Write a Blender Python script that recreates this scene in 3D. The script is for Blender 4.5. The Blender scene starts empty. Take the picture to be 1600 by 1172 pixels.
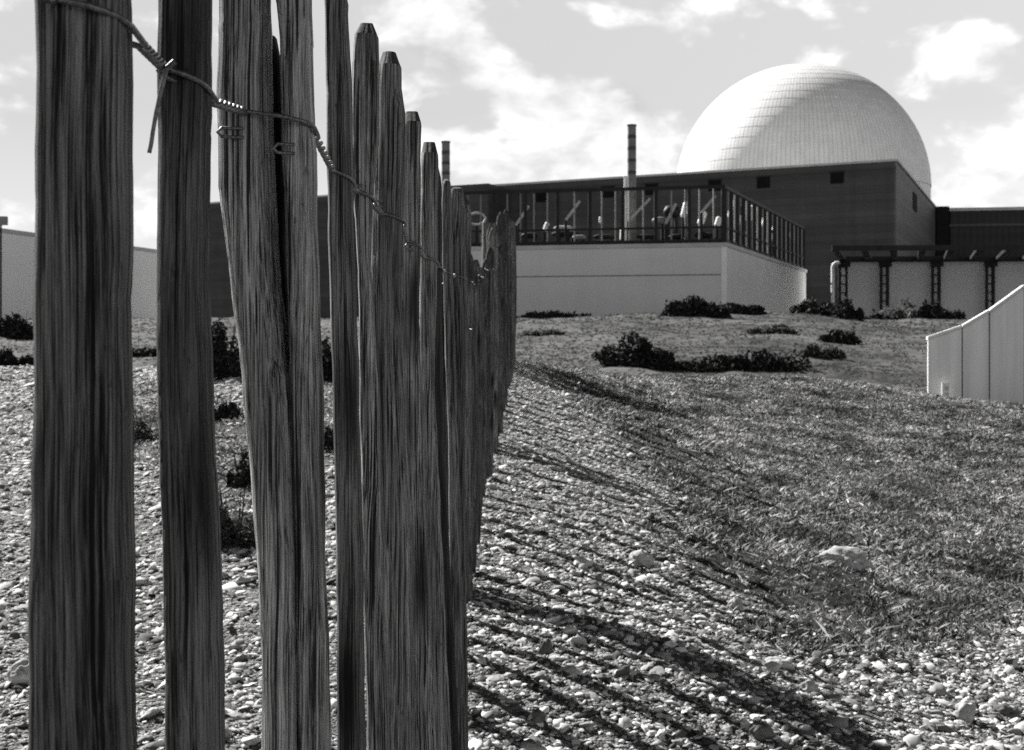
import bpy, bmesh, math, random
import numpy as np
from mathutils import Vector, Matrix

random.seed(7)
RNG = np.random.default_rng(11)
D = bpy.data
SC = bpy.context.scene
COL = SC.collection
F = 2222.0            # focal length in photo pixels (50 mm on a 36 mm frame)
HZ = 540.0            # horizon row of the photo

# ------------------------------------------------------------------ helpers
def at(px, py, Y):
    return Vector(((px - 800.0) / F * Y, Y, (HZ - py) / F * Y))

def obj(name, verts, faces, mat, parent=None, loc=(0, 0, 0), smooth=False):
    me = D.meshes.new(name)
    me.from_pydata([tuple(v) for v in verts], [], [tuple(f) for f in faces])
    me.validate()
    me.update()
    if smooth:
        me.polygons.foreach_set('use_smooth', [True] * len(me.polygons))
    me.materials.append(mat)
    o = D.objects.new(name, me)
    COL.objects.link(o)
    o.location = loc
    if parent is not None:
        o.parent = parent
    return o

def thing(name, label, cat, loc=(0, 0, 0), group=None):
    o = D.objects.new(name, None)
    o.empty_display_size = 0.1
    COL.objects.link(o)
    o.location = loc
    o['label'] = label
    o['category'] = cat
    if group:
        o['group'] = group
    return o

def tag(o, label, cat, group=None):
    o['label'] = label
    o['category'] = cat
    if group:
        o['group'] = group
    return o

class MB:
    """collects shapes of ONE mesh"""
    def __init__(s):
        s.v = []
        s.f = []
    def add(s, v, f):
        b = len(s.v)
        s.v += [tuple(x) for x in v]
        s.f += [tuple(i + b for i in q) for q in f]
        return s
    def prism(s, foot, z0, z1):
        """vertical prism on a convex ground outline; z0/z1 may be lists"""
        n = len(foot)
        a = z0 if isinstance(z0, (list, tuple)) else [z0] * n
        c = z1 if isinstance(z1, (list, tuple)) else [z1] * n
        area = sum(foot[i][0] * foot[(i + 1) % n][1] - foot[(i + 1) % n][0] * foot[i][1] for i in range(n))
        if area < 0:
            foot = foot[::-1]; a = a[::-1]; c = c[::-1]
        v = [(p[0], p[1], z) for p, z in zip(foot, a)] + [(p[0], p[1], z) for p, z in zip(foot, c)]
        f = [tuple(range(n))[::-1], tuple(range(n, 2 * n))]
        f += [(i, (i + 1) % n, n + (i + 1) % n, n + i) for i in range(n)]
        return s.add(v, f)
    def bar(s, p, q, w, h=None, up=(0, 0, 1)):
        """rectangular bar from p to q"""
        h = w if h is None else h
        p = Vector(p); q = Vector(q)
        d = (q - p).normalized()
        u = Vector(up)
        if abs(d.dot(u)) > 0.95:
            u = Vector((1, 0, 0))
        a = d.cross(u).normalized()
        b = a.cross(d).normalized()
        v = []
        for c in (p, q):
            for i, j in ((-1, -1), (1, -1), (1, 1), (-1, 1)):
                v.append(c + a * (i * w / 2) + b * (j * h / 2))
        return s.add(v, [(3, 2, 1, 0), (4, 5, 6, 7), (0, 1, 5, 4), (1, 2, 6, 5), (2, 3, 7, 6), (3, 0, 4, 7)])
    def tube(s, pts, r, k=8, caps=True):
        pts = [Vector(p) for p in pts]
        n = len(pts)
        rr = r if isinstance(r, (list, tuple)) else [r] * n
        v = []
        ref = None
        for i in range(n):
            d = (pts[min(i + 1, n - 1)] - pts[max(i - 1, 0)])
            if d.length < 1e-9:
                d = Vector((0, 0, 1))
            d.normalize()
            if ref is None:
                ref = d.orthogonal().normalized()
            ref = (ref - d * ref.dot(d))
            if ref.length < 1e-6:
                ref = d.orthogonal()
            ref.normalize()
            b = d.cross(ref)
            for j in range(k):
                t = 2 * math.pi * j / k
                v.append(pts[i] + (ref * math.cos(t) + b * math.sin(t)) * rr[i])
        f = []
        for i in range(n - 1):
            for j in range(k):
                f.append((i * k + j, i * k + (j + 1) % k, (i + 1) * k + (j + 1) % k, (i + 1) * k + j))
        if caps:
            m = len(v)
            v += v[:k] + v[(n - 1) * k:n * k]
            f.append(tuple(range(m, m + k))[::-1])
            f.append(tuple(range(m + k, m + 2 * k)))
        return s.add(v, f)
    def build(s, name, mat, parent=None, smooth=False, origin=None):
        """vertices are world coordinates (parents carry translation only)"""
        off = Vector((0, 0, 0))
        if parent is not None:
            q = parent
            while q is not None:
                off += q.location
                q = q.parent
        o0 = Vector(origin) if origin is not None else (off if parent is not None else Vector(s.v[0]))
        v = [Vector(x) - o0 for x in s.v]
        return obj(name, v, s.f, mat, parent, o0 - off, smooth)

# ------------------------------------------------------------------ numpy value noise
def vnoise(x, y, seed=0):
    xi = np.floor(x).astype(np.int64); yi = np.floor(y).astype(np.int64)
    fx = x - xi; fy = y - yi
    fx = fx * fx * fx * (fx * (fx * 6 - 15) + 10); fy = fy * fy * fy * (fy * (fy * 6 - 15) + 10)
    def h(a, b):
        n = (a * 374761393 + b * 668265263 + seed * 982451653) & 0xFFFFFFFF
        n = ((n ^ (n >> 13)) * 1274126177) & 0xFFFFFFFF
        n = (n ^ (n >> 16)) & 0xFFFFFFFF
        n = (n * 2246822519) & 0xFFFFFFFF
        return ((n ^ (n >> 15)) & 0xFFFF) / 32767.5 - 1.0
    a = h(xi, yi); b = h(xi + 1, yi); c = h(xi, yi + 1); d = h(xi + 1, yi + 1)
    return (a + (b - a) * fx) * (1 - fy) + (c + (d - c) * fx) * fy

def fbm(x, y, scale, octaves=4, seed=0, gain=0.5):
    t = 0.0; amp = 1.0; tot = 0.0; s = 1.0 / scale
    for o in range(octaves):
        t = t + amp * vnoise(x * s + 13.7 * o, y * s - 7.1 * o, seed + o)
        tot += amp; amp *= gain; s *= 2.03
    return t / tot

def smooth01(t):
    t = np.clip(t, 0, 1)
    return t * t * (3 - 2 * t)

# ------------------------------------------------------------------ node helpers
def new_mat(name):
    m = D.materials.new(name)
    m.use_nodes = True
    nt = m.node_tree
    nt.nodes.clear()
    out = nt.nodes.new('ShaderNodeOutputMaterial')
    b = nt.nodes.new('ShaderNodeBsdfPrincipled')
    nt.links.new(b.outputs[0], out.inputs[0])
    b.inputs['Roughness'].default_value = 0.85
    b.inputs['Specular IOR Level'].default_value = 0.2
    return m, nt, b

def N(nt, kind, **kw):
    n = nt.nodes.new(kind)
    for k, v in kw.items():
        if k.startswith('i_'):
            key = k[2:]
            key = int(key) if key.isdigit() else key.replace('_', ' ')
            s = n.inputs[key]
            if hasattr(v, 'is_output') or isinstance(v, bpy.types.NodeSocket):
                nt.links.new(v, s)
            else:
                s.default_value = v
        else:
            setattr(n, k, v)
    return n

def math_(nt, op, a, b=None, c=None, clamp=False):
    n = nt.nodes.new('ShaderNodeMath')
    n.operation = op
    n.use_clamp = clamp
    for i, v in enumerate((a, b, c)):
        if v is None:
            continue
        if isinstance(v, bpy.types.NodeSocket):
            nt.links.new(v, n.inputs[i])
        else:
            n.inputs[i].default_value = v
    return n.outputs[0]

def remap(nt, v, a, b, c, d, clamp=True, interp='LINEAR'):
    n = nt.nodes.new('ShaderNodeMapRange')
    n.clamp = clamp
    n.interpolation_type = interp
    nt.links.new(v, n.inputs[0])
    for i, x in enumerate((a, b, c, d)):
        if isinstance(x, bpy.types.NodeSocket):
            nt.links.new(x, n.inputs[i + 1])
        else:
            n.inputs[i + 1].default_value = x
    return n.outputs[0]

def noise(nt, vec, scale, detail=4, rough=0.55, dist=0.0, dims='3D'):
    n = nt.nodes.new('ShaderNodeTexNoise')
    n.noise_dimensions = dims
    if vec is not None:
        nt.links.new(vec, n.inputs['Vector'])
    n.inputs['Scale'].default_value = scale
    n.inputs['Detail'].default_value = detail
    n.inputs['Roughness'].default_value = rough
    n.inputs['Distortion'].default_value = dist
    return n.outputs[0]

def vscale(nt, vec, s):
    n = nt.nodes.new('ShaderNodeVectorMath')
    n.operation = 'MULTIPLY'
    nt.links.new(vec, n.inputs[0])
    n.inputs[1].default_value = s
    return n.outputs[0]

def grey(nt, v):
    n = nt.nodes.new('ShaderNodeCombineColor')
    for i in range(3):
        nt.links.new(v, n.inputs[i])
    return n.outputs[0]

def bump(nt, b, h, strength, dist):
    n = nt.nodes.new('ShaderNodeBump')
    n.inputs['Strength'].default_value = strength
    n.inputs['Distance'].default_value = dist
    nt.links.new(h, n.inputs['Height'])
    nt.links.new(n.outputs[0], b.inputs['Normal'])

def mat_plain(name, lo, hi, scale=1.0, rough=0.8, bumpd=0.0, space='Object', stretch=(1, 1, 1), metal=0.0, detail=5):
    m, nt, b = new_mat(name)
    tc = N(nt, 'ShaderNodeTexCoord')
    v = vscale(nt, tc.outputs[space], stretch)
    n = noise(nt, v, scale, detail, 0.6)
    c = remap(nt, n, 0.3, 0.7, lo, hi)
    nt.links.new(grey(nt, c), b.inputs['Base Color'])
    b.inputs['Roughness'].default_value = rough
    b.inputs['Metallic'].default_value = metal
    if bumpd:
        bump(nt, b, n, 0.6, bumpd)
    return m

# ------------------------------------------------------------------ materials
def mat_wood():
    m, nt, b = new_mat('split_chestnut')
    tc = N(nt, 'ShaderNodeTexCoord')
    oi = N(nt, 'ShaderNodeObjectInfo')
    # every stake gets its own piece of grain
    off = N(nt, 'ShaderNodeVectorMath', operation='ADD')
    nt.links.new(tc.outputs['Object'], off.inputs[0])
    rv = N(nt, 'ShaderNodeCombineXYZ')
    r10 = math_(nt, 'MULTIPLY', oi.outputs['Random'], 37.0)
    for i in range(3):
        nt.links.new(r10, rv.inputs[i])
    nt.links.new(rv.outputs[0], off.inputs[1])
    P = off.outputs[0]
    # slow sideways wander of the grain
    w = noise(nt, vscale(nt, P, (6, 6, 5)), 1.0, 2, 0.5)
    wv = N(nt, 'ShaderNodeCombineXYZ')
    ws = math_(nt, 'MULTIPLY', math_(nt, 'SUBTRACT', w, 0.5), 0.010)
    nt.links.new(ws, wv.inputs[0]); nt.links.new(ws, wv.inputs[1])
    P2 = N(nt, 'ShaderNodeVectorMath', operation='ADD')
    nt.links.new(P, P2.inputs[0]); nt.links.new(wv.outputs[0], P2.inputs[1])
    P = P2.outputs[0]
    fine = noise(nt, vscale(nt, P, (1050, 1050, 16)), 1.0, 5, 0.7)
    mid = noise(nt, vscale(nt, P, (230, 230, 3.0)), 1.0, 3, 0.55)
    broad = noise(nt, vscale(nt, P, (35, 35, 5)), 1.0, 4, 0.6)
    crack = noise(nt, vscale(nt, P, (560, 560, 4.5)), 1.0, 3, 0.5)
    ck = remap(nt, crack, 0.585, 0.635, 1.0, 0.10)
    speck = noise(nt, vscale(nt, P, (300, 300, 120)), 1.0, 3, 0.6)
    sk = remap(nt, speck, 0.64, 0.72, 1.0, 0.45)
    t = math_(nt, 'ADD', math_(nt, 'MULTIPLY', fine, 0.68), math_(nt, 'MULTIPLY', mid, 0.32))
    base = remap(nt, t, 0.42, 0.60, 0.015, 0.40)
    bb = remap(nt, broad, 0.36, 0.64, 0.62, 1.25)
    c = math_(nt, 'MULTIPLY', math_(nt, 'MULTIPLY', base, bb), math_(nt, 'MULTIPLY', ck, sk))
    sep = N(nt, 'ShaderNodeSeparateColor')
    nt.links.new(oi.outputs['Color'], sep.inputs[0])
    c = math_(nt, 'MULTIPLY', math_(nt, 'MULTIPLY', c, sep.outputs[0]), 0.84)
    # dark knots where the split followed a branch
    vor = N(nt, 'ShaderNodeTexVoronoi')
    nt.links.new(vscale(nt, P, (22, 22, 6)), vor.inputs['Vector'])
    vor.inputs['Scale'].default_value = 1.0
    kn = remap(nt, vor.outputs['Distance'], 0.12, 0.34, 0.14, 1.0)
    c = math_(nt, 'MULTIPLY', c, kn)
    nt.links.new(grey(nt, c), b.inputs['Base Color'])
    b.inputs['Roughness'].default_value = 0.75
    h = math_(nt, 'ADD', math_(nt, 'MULTIPLY', t, 1.0), math_(nt, 'MULTIPLY', ck, 0.5))
    bump(nt, b, h, 1.0, 0.0020)
    return m

def mat_cut():
    return mat_plain('dark_cut_end_grain', 0.02, 0.06, 300, 0.9, 0.001)

def mat_ground():
    m, nt, b = new_mat('shingle_and_turf_ground')
    tc = N(nt, 'ShaderNodeTexCoord')
    P = tc.outputs['Object']
    at_ = N(nt, 'ShaderNodeAttribute', attribute_name='turf')
    g = at_.outputs['Fac']
    vor = N(nt, 'ShaderNodeTexVoronoi', feature='F1')
    nt.links.new(P, vor.inputs['Vector'])
    vor.inputs['Scale'].default_value = 55.0
    vb = N(nt, 'ShaderNodeTexVoronoi', feature='F1')
    nt.links.new(P, vb.inputs['Vector'])
    vb.inputs['Scale'].default_value = 140.0
    sepc = N(nt, 'ShaderNodeSeparateColor')
    nt.links.new(vor.outputs['Color'], sepc.inputs[0])
    st = remap(nt, sepc.outputs[0], 0, 1, 0.06, 0.32)
    st = math_(nt, 'MULTIPLY', st, remap(nt, vb.outputs['Distance'], 0.2, 0.7, 1.1, 0.5))
    n1 = noise(nt, P, 0.9, 6, 0.62)
    n2 = noise(nt, P, 22.0, 6, 0.7)
    n3 = noise(nt, P, 110.0, 4, 0.7)
    tu = math_(nt, 'ADD', math_(nt, 'MULTIPLY', n1, 0.35), math_(nt, 'ADD', math_(nt, 'MULTIPLY', n2, 0.4), math_(nt, 'MULTIPLY', n3, 0.25)))
    tc_ = remap(nt, tu, 0.45, 0.59, 0.003, 0.085)
    far = N(nt, 'ShaderNodeAttribute', attribute_name='meadow')
    md = remap(nt, math_(nt, 'ADD', math_(nt, 'MULTIPLY', noise(nt, P, 1.3, 7, 0.72), 0.55), math_(nt, 'MULTIPLY', noise(nt, P, 0.16, 4, 0.6), 0.45)), 0.41, 0.59, 0.008, 0.095)
    mx0 = N(nt, 'ShaderNodeMix', data_type='FLOAT')
    nt.links.new(far.outputs['Fac'], mx0.inputs[0]); nt.links.new(tc_, mx0.inputs[2]); nt.links.new(md, mx0.inputs[3])
    mx = N(nt, 'ShaderNodeMix', data_type='FLOAT')
    nt.links.new(g, mx.inputs[0]); nt.links.new(st, mx.inputs[2]); nt.links.new(mx0.outputs[0], mx.inputs[3])
    nt.links.new(grey(nt, mx.outputs[0]), b.inputs['Base Color'])
    b.inputs['Roughness'].default_value = 0.95
    hs = math_(nt, 'ADD', math_(nt, 'MULTIPLY', vor.outputs['Distance'], -0.8), math_(nt, 'MULTIPLY', vb.outputs['Distance'], -0.35))
    mh = N(nt, 'ShaderNodeMix', data_type='FLOAT')
    nt.links.new(g, mh.inputs[0]); nt.links.new(hs, mh.inputs[2]); nt.links.new(tu, mh.inputs[3])
    bump(nt, b, mh.outputs[0], 1.0, 0.03)
    return m

def mat_random(name, lo, hi, rough=0.9, tex=60.0, power=1.0, rand_from='object', thin=0.0):
    """tone differs from instance to instance (or leaf to leaf)"""
    m, nt, b = new_mat(name)
    tc = N(nt, 'ShaderNodeTexCoord')
    if rand_from == 'object':
        oi = N(nt, 'ShaderNodeObjectInfo')
        r = oi.outputs['Random']
    else:
        geo = N(nt, 'ShaderNodeNewGeometry')
        r = geo.outputs['Random Per Island']
    r = math_(nt, 'POWER', r, power)
    c = remap(nt, r, 0, 1, lo, hi)
    n = noise(nt, tc.outputs['Object'], tex, 5, 0.65)
    c = math_(nt, 'MULTIPLY', c, remap(nt, n, 0.36, 0.64, 0.22 if thin >= 0.5 else 0.55, 1.3))
    col = grey(nt, c)
    nt.links.new(col, b.inputs['Base Color'])
    b.inputs['Roughness'].default_value = rough
    if thin:
        tr = N(nt, 'ShaderNodeBsdfTranslucent'); nt.links.new(col, tr.inputs['Color'])
        ms = N(nt, 'ShaderNodeMixShader'); ms.inputs[0].default_value = thin
        nt.links.new(b.outputs[0], ms.inputs[1]); nt.links.new(tr.outputs[0], ms.inputs[2])
        o = [n for n in nt.nodes if n.type == 'OUTPUT_MATERIAL'][0]
        nt.links.new(ms.outputs[0], o.inputs[0])
    return m

def mat_cladding(name, lo, hi, pitch, bands=0.0, wscale=0.12, bk=0.5):
    """profiled metal sheet: vertical ribs, weathered in horizontal bands"""
    m, nt, b = new_mat(name)
    tc = N(nt, 'ShaderNodeTexCoord')
    P = tc.outputs['Object']
    sep = N(nt, 'ShaderNodeSeparateXYZ')
    nt.links.new(P, sep.inputs[0])
    zz = sep.outputs[2]
    big = noise(nt, vscale(nt, P, (wscale, wscale, 0.35)), 1.0, 5, 0.6)
    st = noise(nt, vscale(nt, P, (0.9, 0.9, 0.05)), 1.0, 4, 0.6)
    c = remap(nt, math_(nt, 'ADD', math_(nt, 'MULTIPLY', big, 0.6), math_(nt, 'MULTIPLY', st, 0.4)), 0.33, 0.67, lo, hi)
    if bands:
        w = math_(nt, 'PINGPONG', math_(nt, 'DIVIDE', zz, bands), 0.5)
        ln = remap(nt, w, 0.0, 0.06, 0.72, 1.0)
        bn = noise(nt, vscale(nt, P, (0.0, 0.0, 0.5)), 1.0, 3, 0.6)
        c = math_(nt, 'MULTIPLY', c, math_(nt, 'MULTIPLY', ln, remap(nt, bn, 0.38, 0.62, 0.72, 1.22)))
    nt.links.new(grey(nt, c), b.inputs['Base Color'])
    xy = math_(nt, 'ADD', sep.outputs[0], math_(nt, 'MULTIPLY', sep.outputs[1], 0.7))
    rib = math_(nt, 'PINGPONG', math_(nt, 'DIVIDE', xy, pitch), 0.5)
    if bk:
        bump(nt, b, rib, bk, pitch * 0.25)
    b.inputs['Roughness'].default_value = 0.6
    return m

def mat_dome():
    m, nt, b = new_mat('white_dome_panels')
    tc = N(nt, 'ShaderNodeTexCoord')
    P = tc.outputs['Object']
    sep = N(nt, 'ShaderNodeSeparateXYZ')
    nt.links.new(P, sep.inputs[0])
    ang = math_(nt, 'ARCTAN2', sep.outputs[1], sep.outputs[0])
    w = math_(nt, 'PINGPONG', math_(nt, 'MULTIPLY', ang, 180 / (2 * math.pi)), 0.5)
    line = remap(nt, w, 0.0, 0.16, 0.70, 1.0)
    n = noise(nt, P, 0.35, 5, 0.6)
    n2 = noise(nt, vscale(nt, P, (1, 1, 0.15)), 1.2, 3, 0.6)
    c = remap(nt, math_(nt, 'ADD', math_(nt, 'MULTIPLY', n, 0.5), math_(nt, 'MULTIPLY', n2, 0.5)), 0.32, 0.68, 0.66, 0.84)
    c = math_(nt, 'MULTIPLY', c, line)
    nt.links.new(grey(nt, c), b.inputs['Base Color'])
    b.inputs['Roughness'].default_value = 0.5
    bump(nt, b, line, 0.6, 0.12)
    return m

M = dict(
    wood=mat_wood(), cut=mat_cut(), ground=mat_ground(),
    pebble=mat_random('flint_pebble', 0.035, 0.68, 0.75, 60, 1.1),
    pebblef=mat_random('fine_flint_pebble', 0.12, 0.60, 0.8, 60, 1.0),
    rock=mat_plain('pale_flint', 0.18, 0.46, 22, 0.8, 0.004),
    rockdark=mat_plain('dark_flint', 0.05, 0.13, 22, 0.7, 0.004),
    moss=mat_plain('dry_moss', 0.22, 0.50, 60, 0.95, 0.01),
    grass=mat_random('dry_turf', 0.010, 0.72, 0.9, 2.6, 2.6, 'island', 0.5),
    meadow=mat_random('meadow_blades', 0.025, 0.12, 0.9, 0.6, 1.2, 'island', 0.4),
    leaf=mat_random('gorse_leaf', 0.008, 0.045, 0.85, 8, 1.5, 'island'),
    leafp=mat_random('pale_leaf', 0.02, 0.18, 0.8, 8, 1.5, 'island', 0.4),
    stalk=mat_plain('bleached_stalk', 0.4, 0.6, 30),
    twig=mat_plain('twig', 0.02, 0.05, 30),
    wire=mat_plain('galvanised_wire', 0.05, 0.20, 500, 0.45, 0.0, metal=0.7),
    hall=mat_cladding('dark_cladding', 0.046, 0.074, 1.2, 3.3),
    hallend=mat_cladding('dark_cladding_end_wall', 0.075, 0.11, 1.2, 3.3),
    low=mat_cladding('very_dark_cladding', 0.026, 0.040, 1.0, 2.4),
    pale=mat_cladding('pale_cladding', 0.74, 0.84, 0.7, 0.0, 0.05, 0.0),
    box=mat_cladding('pale_render', 0.54, 0.64, 0.5, 0.0, 0.08, 0.0),
    coping=mat_plain('pale_coping', 0.40, 0.52, 0.4),
    steel=mat_plain('dark_steel', 0.010, 0.024, 1.0, 0.6),
    rod=mat_plain('weathered_steel', 0.17, 0.28, 1.0, 0.6),
    strut=mat_plain('grey_strut', 0.36, 0.5, 1.0, 0.6),
    white=mat_plain('white_paint', 0.70, 0.82, 0.6, 0.5),
    whitep=mat_plain('white_gloss_paint', 0.78, 0.85, 0.6, 0.5),
    vent=mat_plain('black_opening', 0.004, 0.008, 1.0, 0.9),
    dome=mat_dome(),
    concrete=mat_plain('concrete', 0.60, 0.86, 1.0, 0.9, 0.003, stretch=(3.5, 3.5, 0.22), detail=8),
    conc2=mat_plain('concrete_coping', 0.62, 0.78, 2.0, 0.9, 0.01),
    stack=mat_plain('grey_stack', 0.13, 0.21, 0.8, 0.6, stretch=(1, 1, 2)),
    stackband=mat_plain('stack_band', 0.05, 0.08, 1.0, 0.6),
    recess=mat_plain('dark_recess', 0.006, 0.012, 1.0),
)

# ------------------------------------------------------------------ terrain
CTRL = []
for Y, z in ((-3, -1.12), (-1, -1.12), (0.5, -1.06), (1.3, -1.01), (2.4, -0.91), (3.5, -0.80), (4.5, -0.72), (5.5, -0.64), (7, -0.53), (8.5, -0.42), (10.2, -0.29), (12, -0.16), (13, -0.16), (14.2, -0.26), (17, -0.8)):
    CTRL.append((-0.08 if Y < 8 else 0.0, Y, z))
for X in (-2, -4.5, -8):
    for Y, z in ((-3, -1.12), (0, -1.08), (2, -1.0), (3.5, -0.86), (5.5, -0.68), (8, -0.48), (10.5, -0.33), (13, -0.21), (14.2, -0.21), (15.5, -0.32), (18, -0.85)):
        CTRL.append((X, Y, z + 0.01 * X * (0.3 if Y > 10 else 0.6)))
for px, py, Y in ((1220, 860, 5.5), (1000, 760, 6.6), (1110, 690, 9.5), (960, 640, 9.6), (1110, 1070, 3.4), (930, 1000, 3.75), (1500, 1100, 3.9), (1400, 800, 7.5), (1580, 980, 5.2),
                  (1600, 1172, 3.5), (1300, 870, 6.2), (1000, 600, 12.6), (1120, 592, 14), (1240, 588, 14.6), (1450, 622, 14), (1600, 648, 13.5), (1600, 720, 10.5),
                  (900, 618, 11.4), (1300, 700, 10.5), (1600, 850, 7.2), (1000, 1172, 3.1)):
    p = at(px, py, Y)
    CTRL.append(tuple(p))
for X in (2.5, 7):
    for Y, z in ((-3, -1.15), (0, -1.1), (2, -1.04), (18, -0.95)):
        CTRL.append((X, Y, z))
for Y, z in ((4, -1.05), (6, -1.06), (8, -1.0), (10.5, -0.9), (13.2, -0.68), (14.5, -0.72)):
    CTRL.append((7.5, Y, z))
CTRL = np.array(CTRL)

def tps_k(r2):
    return np.where(r2 > 1e-12, 0.5 * r2 * np.log(np.maximum(r2, 1e-12)), 0.0)
def tps_fit(P):
    n = len(P)
    d = ((P[:, None, :2] - P[None, :, :2]) ** 2).sum(-1)
    A = np.zeros((n + 3, n + 3))
    A[:n, :n] = tps_k(d) + np.eye(n) * 0.02
    A[:n, n] = 1; A[:n, n + 1:] = P[:, :2]
    A[n, :n] = 1; A[n + 1:, :n] = P[:, :2].T
    return np.linalg.solve(A, np.concatenate([P[:, 2], np.zeros(3)]))
TW = tps_fit(CTRL)
def near_h(X, Y):
    X = np.clip(X, -9, 8); Y = np.clip(Y, -3, 18)
    out = TW[-3] + TW[-2] * X + TW[-1] * Y
    for i in range(len(CTRL)):
        out = out + TW[i] * tps_k((X - CTRL[i, 0]) ** 2 + (Y - CTRL[i, 1]) ** 2)
    return out
FY = [12, 18, 24, 30, 40, 58, 80, 100, 4000]
FZ = [-0.6, -1.05, -1.3, -1.18, -0.72, 0.10, 1.05, 1.78, 1.78]
def far_h(X, Y):
    z = np.interp(Y, FY, FZ)
    z = z + 0.55 * np.exp(-((X - 9.5) / 9) ** 2 - ((Y - 62) / 14) ** 2)
    z = z + 0.62 * np.exp(-((X - 12) / 8) ** 2 - ((Y - 88) / 10) ** 2)
    z = z + 0.42 * fbm(X, Y, 13.0, 3, 5) * smooth01((Y - 20) / 20) * smooth01((110 - Y) / 20)
    z = z + (0.16 * fbm(X, Y, 2.6, 3, 15) + 0.10 * np.abs(fbm(X, Y, 1.3, 2, 16))) * smooth01((Y - 22) / 12) * smooth01((112 - Y) / 10)
    return z
def H(X, Y, detail=True):
    X = np.asarray(X, float); Y = np.asarray(Y, float)
    t = smooth01((Y - 14.6) / 5.5)
    z = near_h(X, Y) * (1 - t) + far_h(X, Y) * t
    if detail:
        z = z + 0.022 * fbm(X, Y, 0.9, 3, 21) * smooth01((20 - Y) / 6)
    return z
def surf(x, y, tm=None):
    """the ground as meshed: with the bumps of the shingle and of the turf"""
    if tm is None:
        tm = turf_mask(x, y)
    n = smooth01((16 - y) / 3) * smooth01((x + 8) / 2) * smooth01((8 - x) / 2)
    return H(x, y) + n * (1 - tm) * 0.010 * fbm(x, y, 0.11, 3, 3) + n * tm * (0.022 * fbm(x, y, 0.30, 3, 9) + 0.012 * fbm(x, y, 0.10, 2, 10))
def gh(x, y):
    return float(H(np.array([x]), np.array([y]))[0])
def hit(px, py, y0=1.6, y1=160.0):
    """where the ground is met looking along this direction"""
    Y = np.exp(np.linspace(math.log(y0), math.log(y1), 3000))
    X = (px - 800.0) / F * Y
    Z = (HZ - py) / F * Y
    h = H(X, Y)
    k = np.argmax(Z < h)
    return Vector((X[k], Y[k], h[k]))

def inpoly(x, y, poly):
    c = np.zeros(np.shape(x), bool)
    j = len(poly) - 1
    for i in range(len(poly)):
        xi, yi = poly[i]; xj, yj = poly[j]
        if yi != yj:
            cc = ((yi > y) != (yj > y)) & (x < (xj - xi) * (y - yi) / (yj - yi) + xi)
            c ^= cc
        j = i
    return c

def world_poly(pp):
    return [tuple(hit(*p)[:2]) for p in pp]
# turf lies in the hollow right of the fence and in a few weedy patches left of it
TURF = world_poly(((870, 592), (930, 640), (985, 700), (1040, 765), (1085, 830), (1110, 900), (1150, 960), (1210, 1010), (1290, 1022), (1400, 1010), (1500, 1000), (1640, 965)))
TURF = TURF + [(9, 6), (9, 17), (0.2, 17), (0.2, 12.6)]
PATCH = [world_poly(p) for p in (((300, 650), (420, 650), (420, 850), (310, 860)), ((170, 600), (262, 600), (262, 735), (180, 720)), ((488, 600), (530, 600), (532, 720), (490, 730)))]

def turf_mask(X, Y):
    m = 0.0
    for wob, sc, sd_ in ((0.14, 0.35, 31), (0.26, 0.6, 41), (0.40, 0.45, 51), (0.30, 1.1, 61)):
        x = X + wob * fbm(X, Y, sc, 3, sd_); y = Y + wob * 1.7 * fbm(X, Y, sc, 3, sd_ + 6)
        q = inpoly(x, y, TURF).astype(float)
        for p in PATCH:
            q = np.maximum(q, inpoly(x, y, p) * 0.85)
        m = m + q * 0.25
    m = np.maximum(m, smooth01((Y - 13.6) / 1.2))
    return m

def axis(parts):
    out = []
    for a, b, s in parts:
        out += list(np.arange(a, b, s))
    return np.array(out)
def geo(a, b, k):
    return list(np.exp(np.linspace(math.log(a), math.log(b), k)))
gx = axis(((-4, 3.5, 0.03),))
gx = np.array([-v for v in geo(45.2, 3000, 22)][::-1] + list(axis(((-45, -4, 0.45),))) + list(gx) + list(axis(((3.55, 45, 0.4),))) + geo(45.2, 3000, 22))
gy = np.array([-40, -20, -10, -5, -2, -1] + list(axis(((-0.5, 1.5, 0.1), (1.5, 15, 0.03)))) + geo(15.05, 118, 210) + geo(121, 5000, 30))
GX, GY = np.meshgrid(gx, gy)
TM = turf_mask(GX, GY)
GZ = surf(GX, GY, TM)
nx, ny = len(gx), len(gy)
gv = np.stack([GX.ravel(), GY.ravel(), GZ.ravel()], 1)
ii = np.arange(nx * ny).reshape(ny, nx)
gf = np.stack([ii[:-1, :-1].ravel(), ii[:-1, 1:].ravel(), ii[1:, 1:].ravel(), ii[1:, :-1].ravel()], 1)
me = D.meshes.new('ground')
me.vertices.add(len(gv)); me.vertices.foreach_set('co', gv.ravel())
me.loops.add(gf.size); me.loops.foreach_set('vertex_index', gf.ravel().astype(np.int32))
me.polygons.add(len(gf)); me.polygons.foreach_set('loop_start', np.arange(0, gf.size, 4, dtype=np.int32))
me.update(calc_edges=True)
me.polygons.foreach_set('use_smooth', np.ones(len(gf), bool))
a_ = me.attributes.new('turf', 'FLOAT', 'POINT'); a_.data.foreach_set('value', TM.ravel().astype(np.float32))
MD = smooth01((GY - 16) / 12)
a_ = me.attributes.new('meadow', 'FLOAT', 'POINT'); a_.data.foreach_set('value', MD.ravel().astype(np.float32))
me.materials.append(M['ground'])
ground = D.objects.new('ground', me); COL.objects.link(ground)
ground['kind'] = 'structure'

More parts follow.
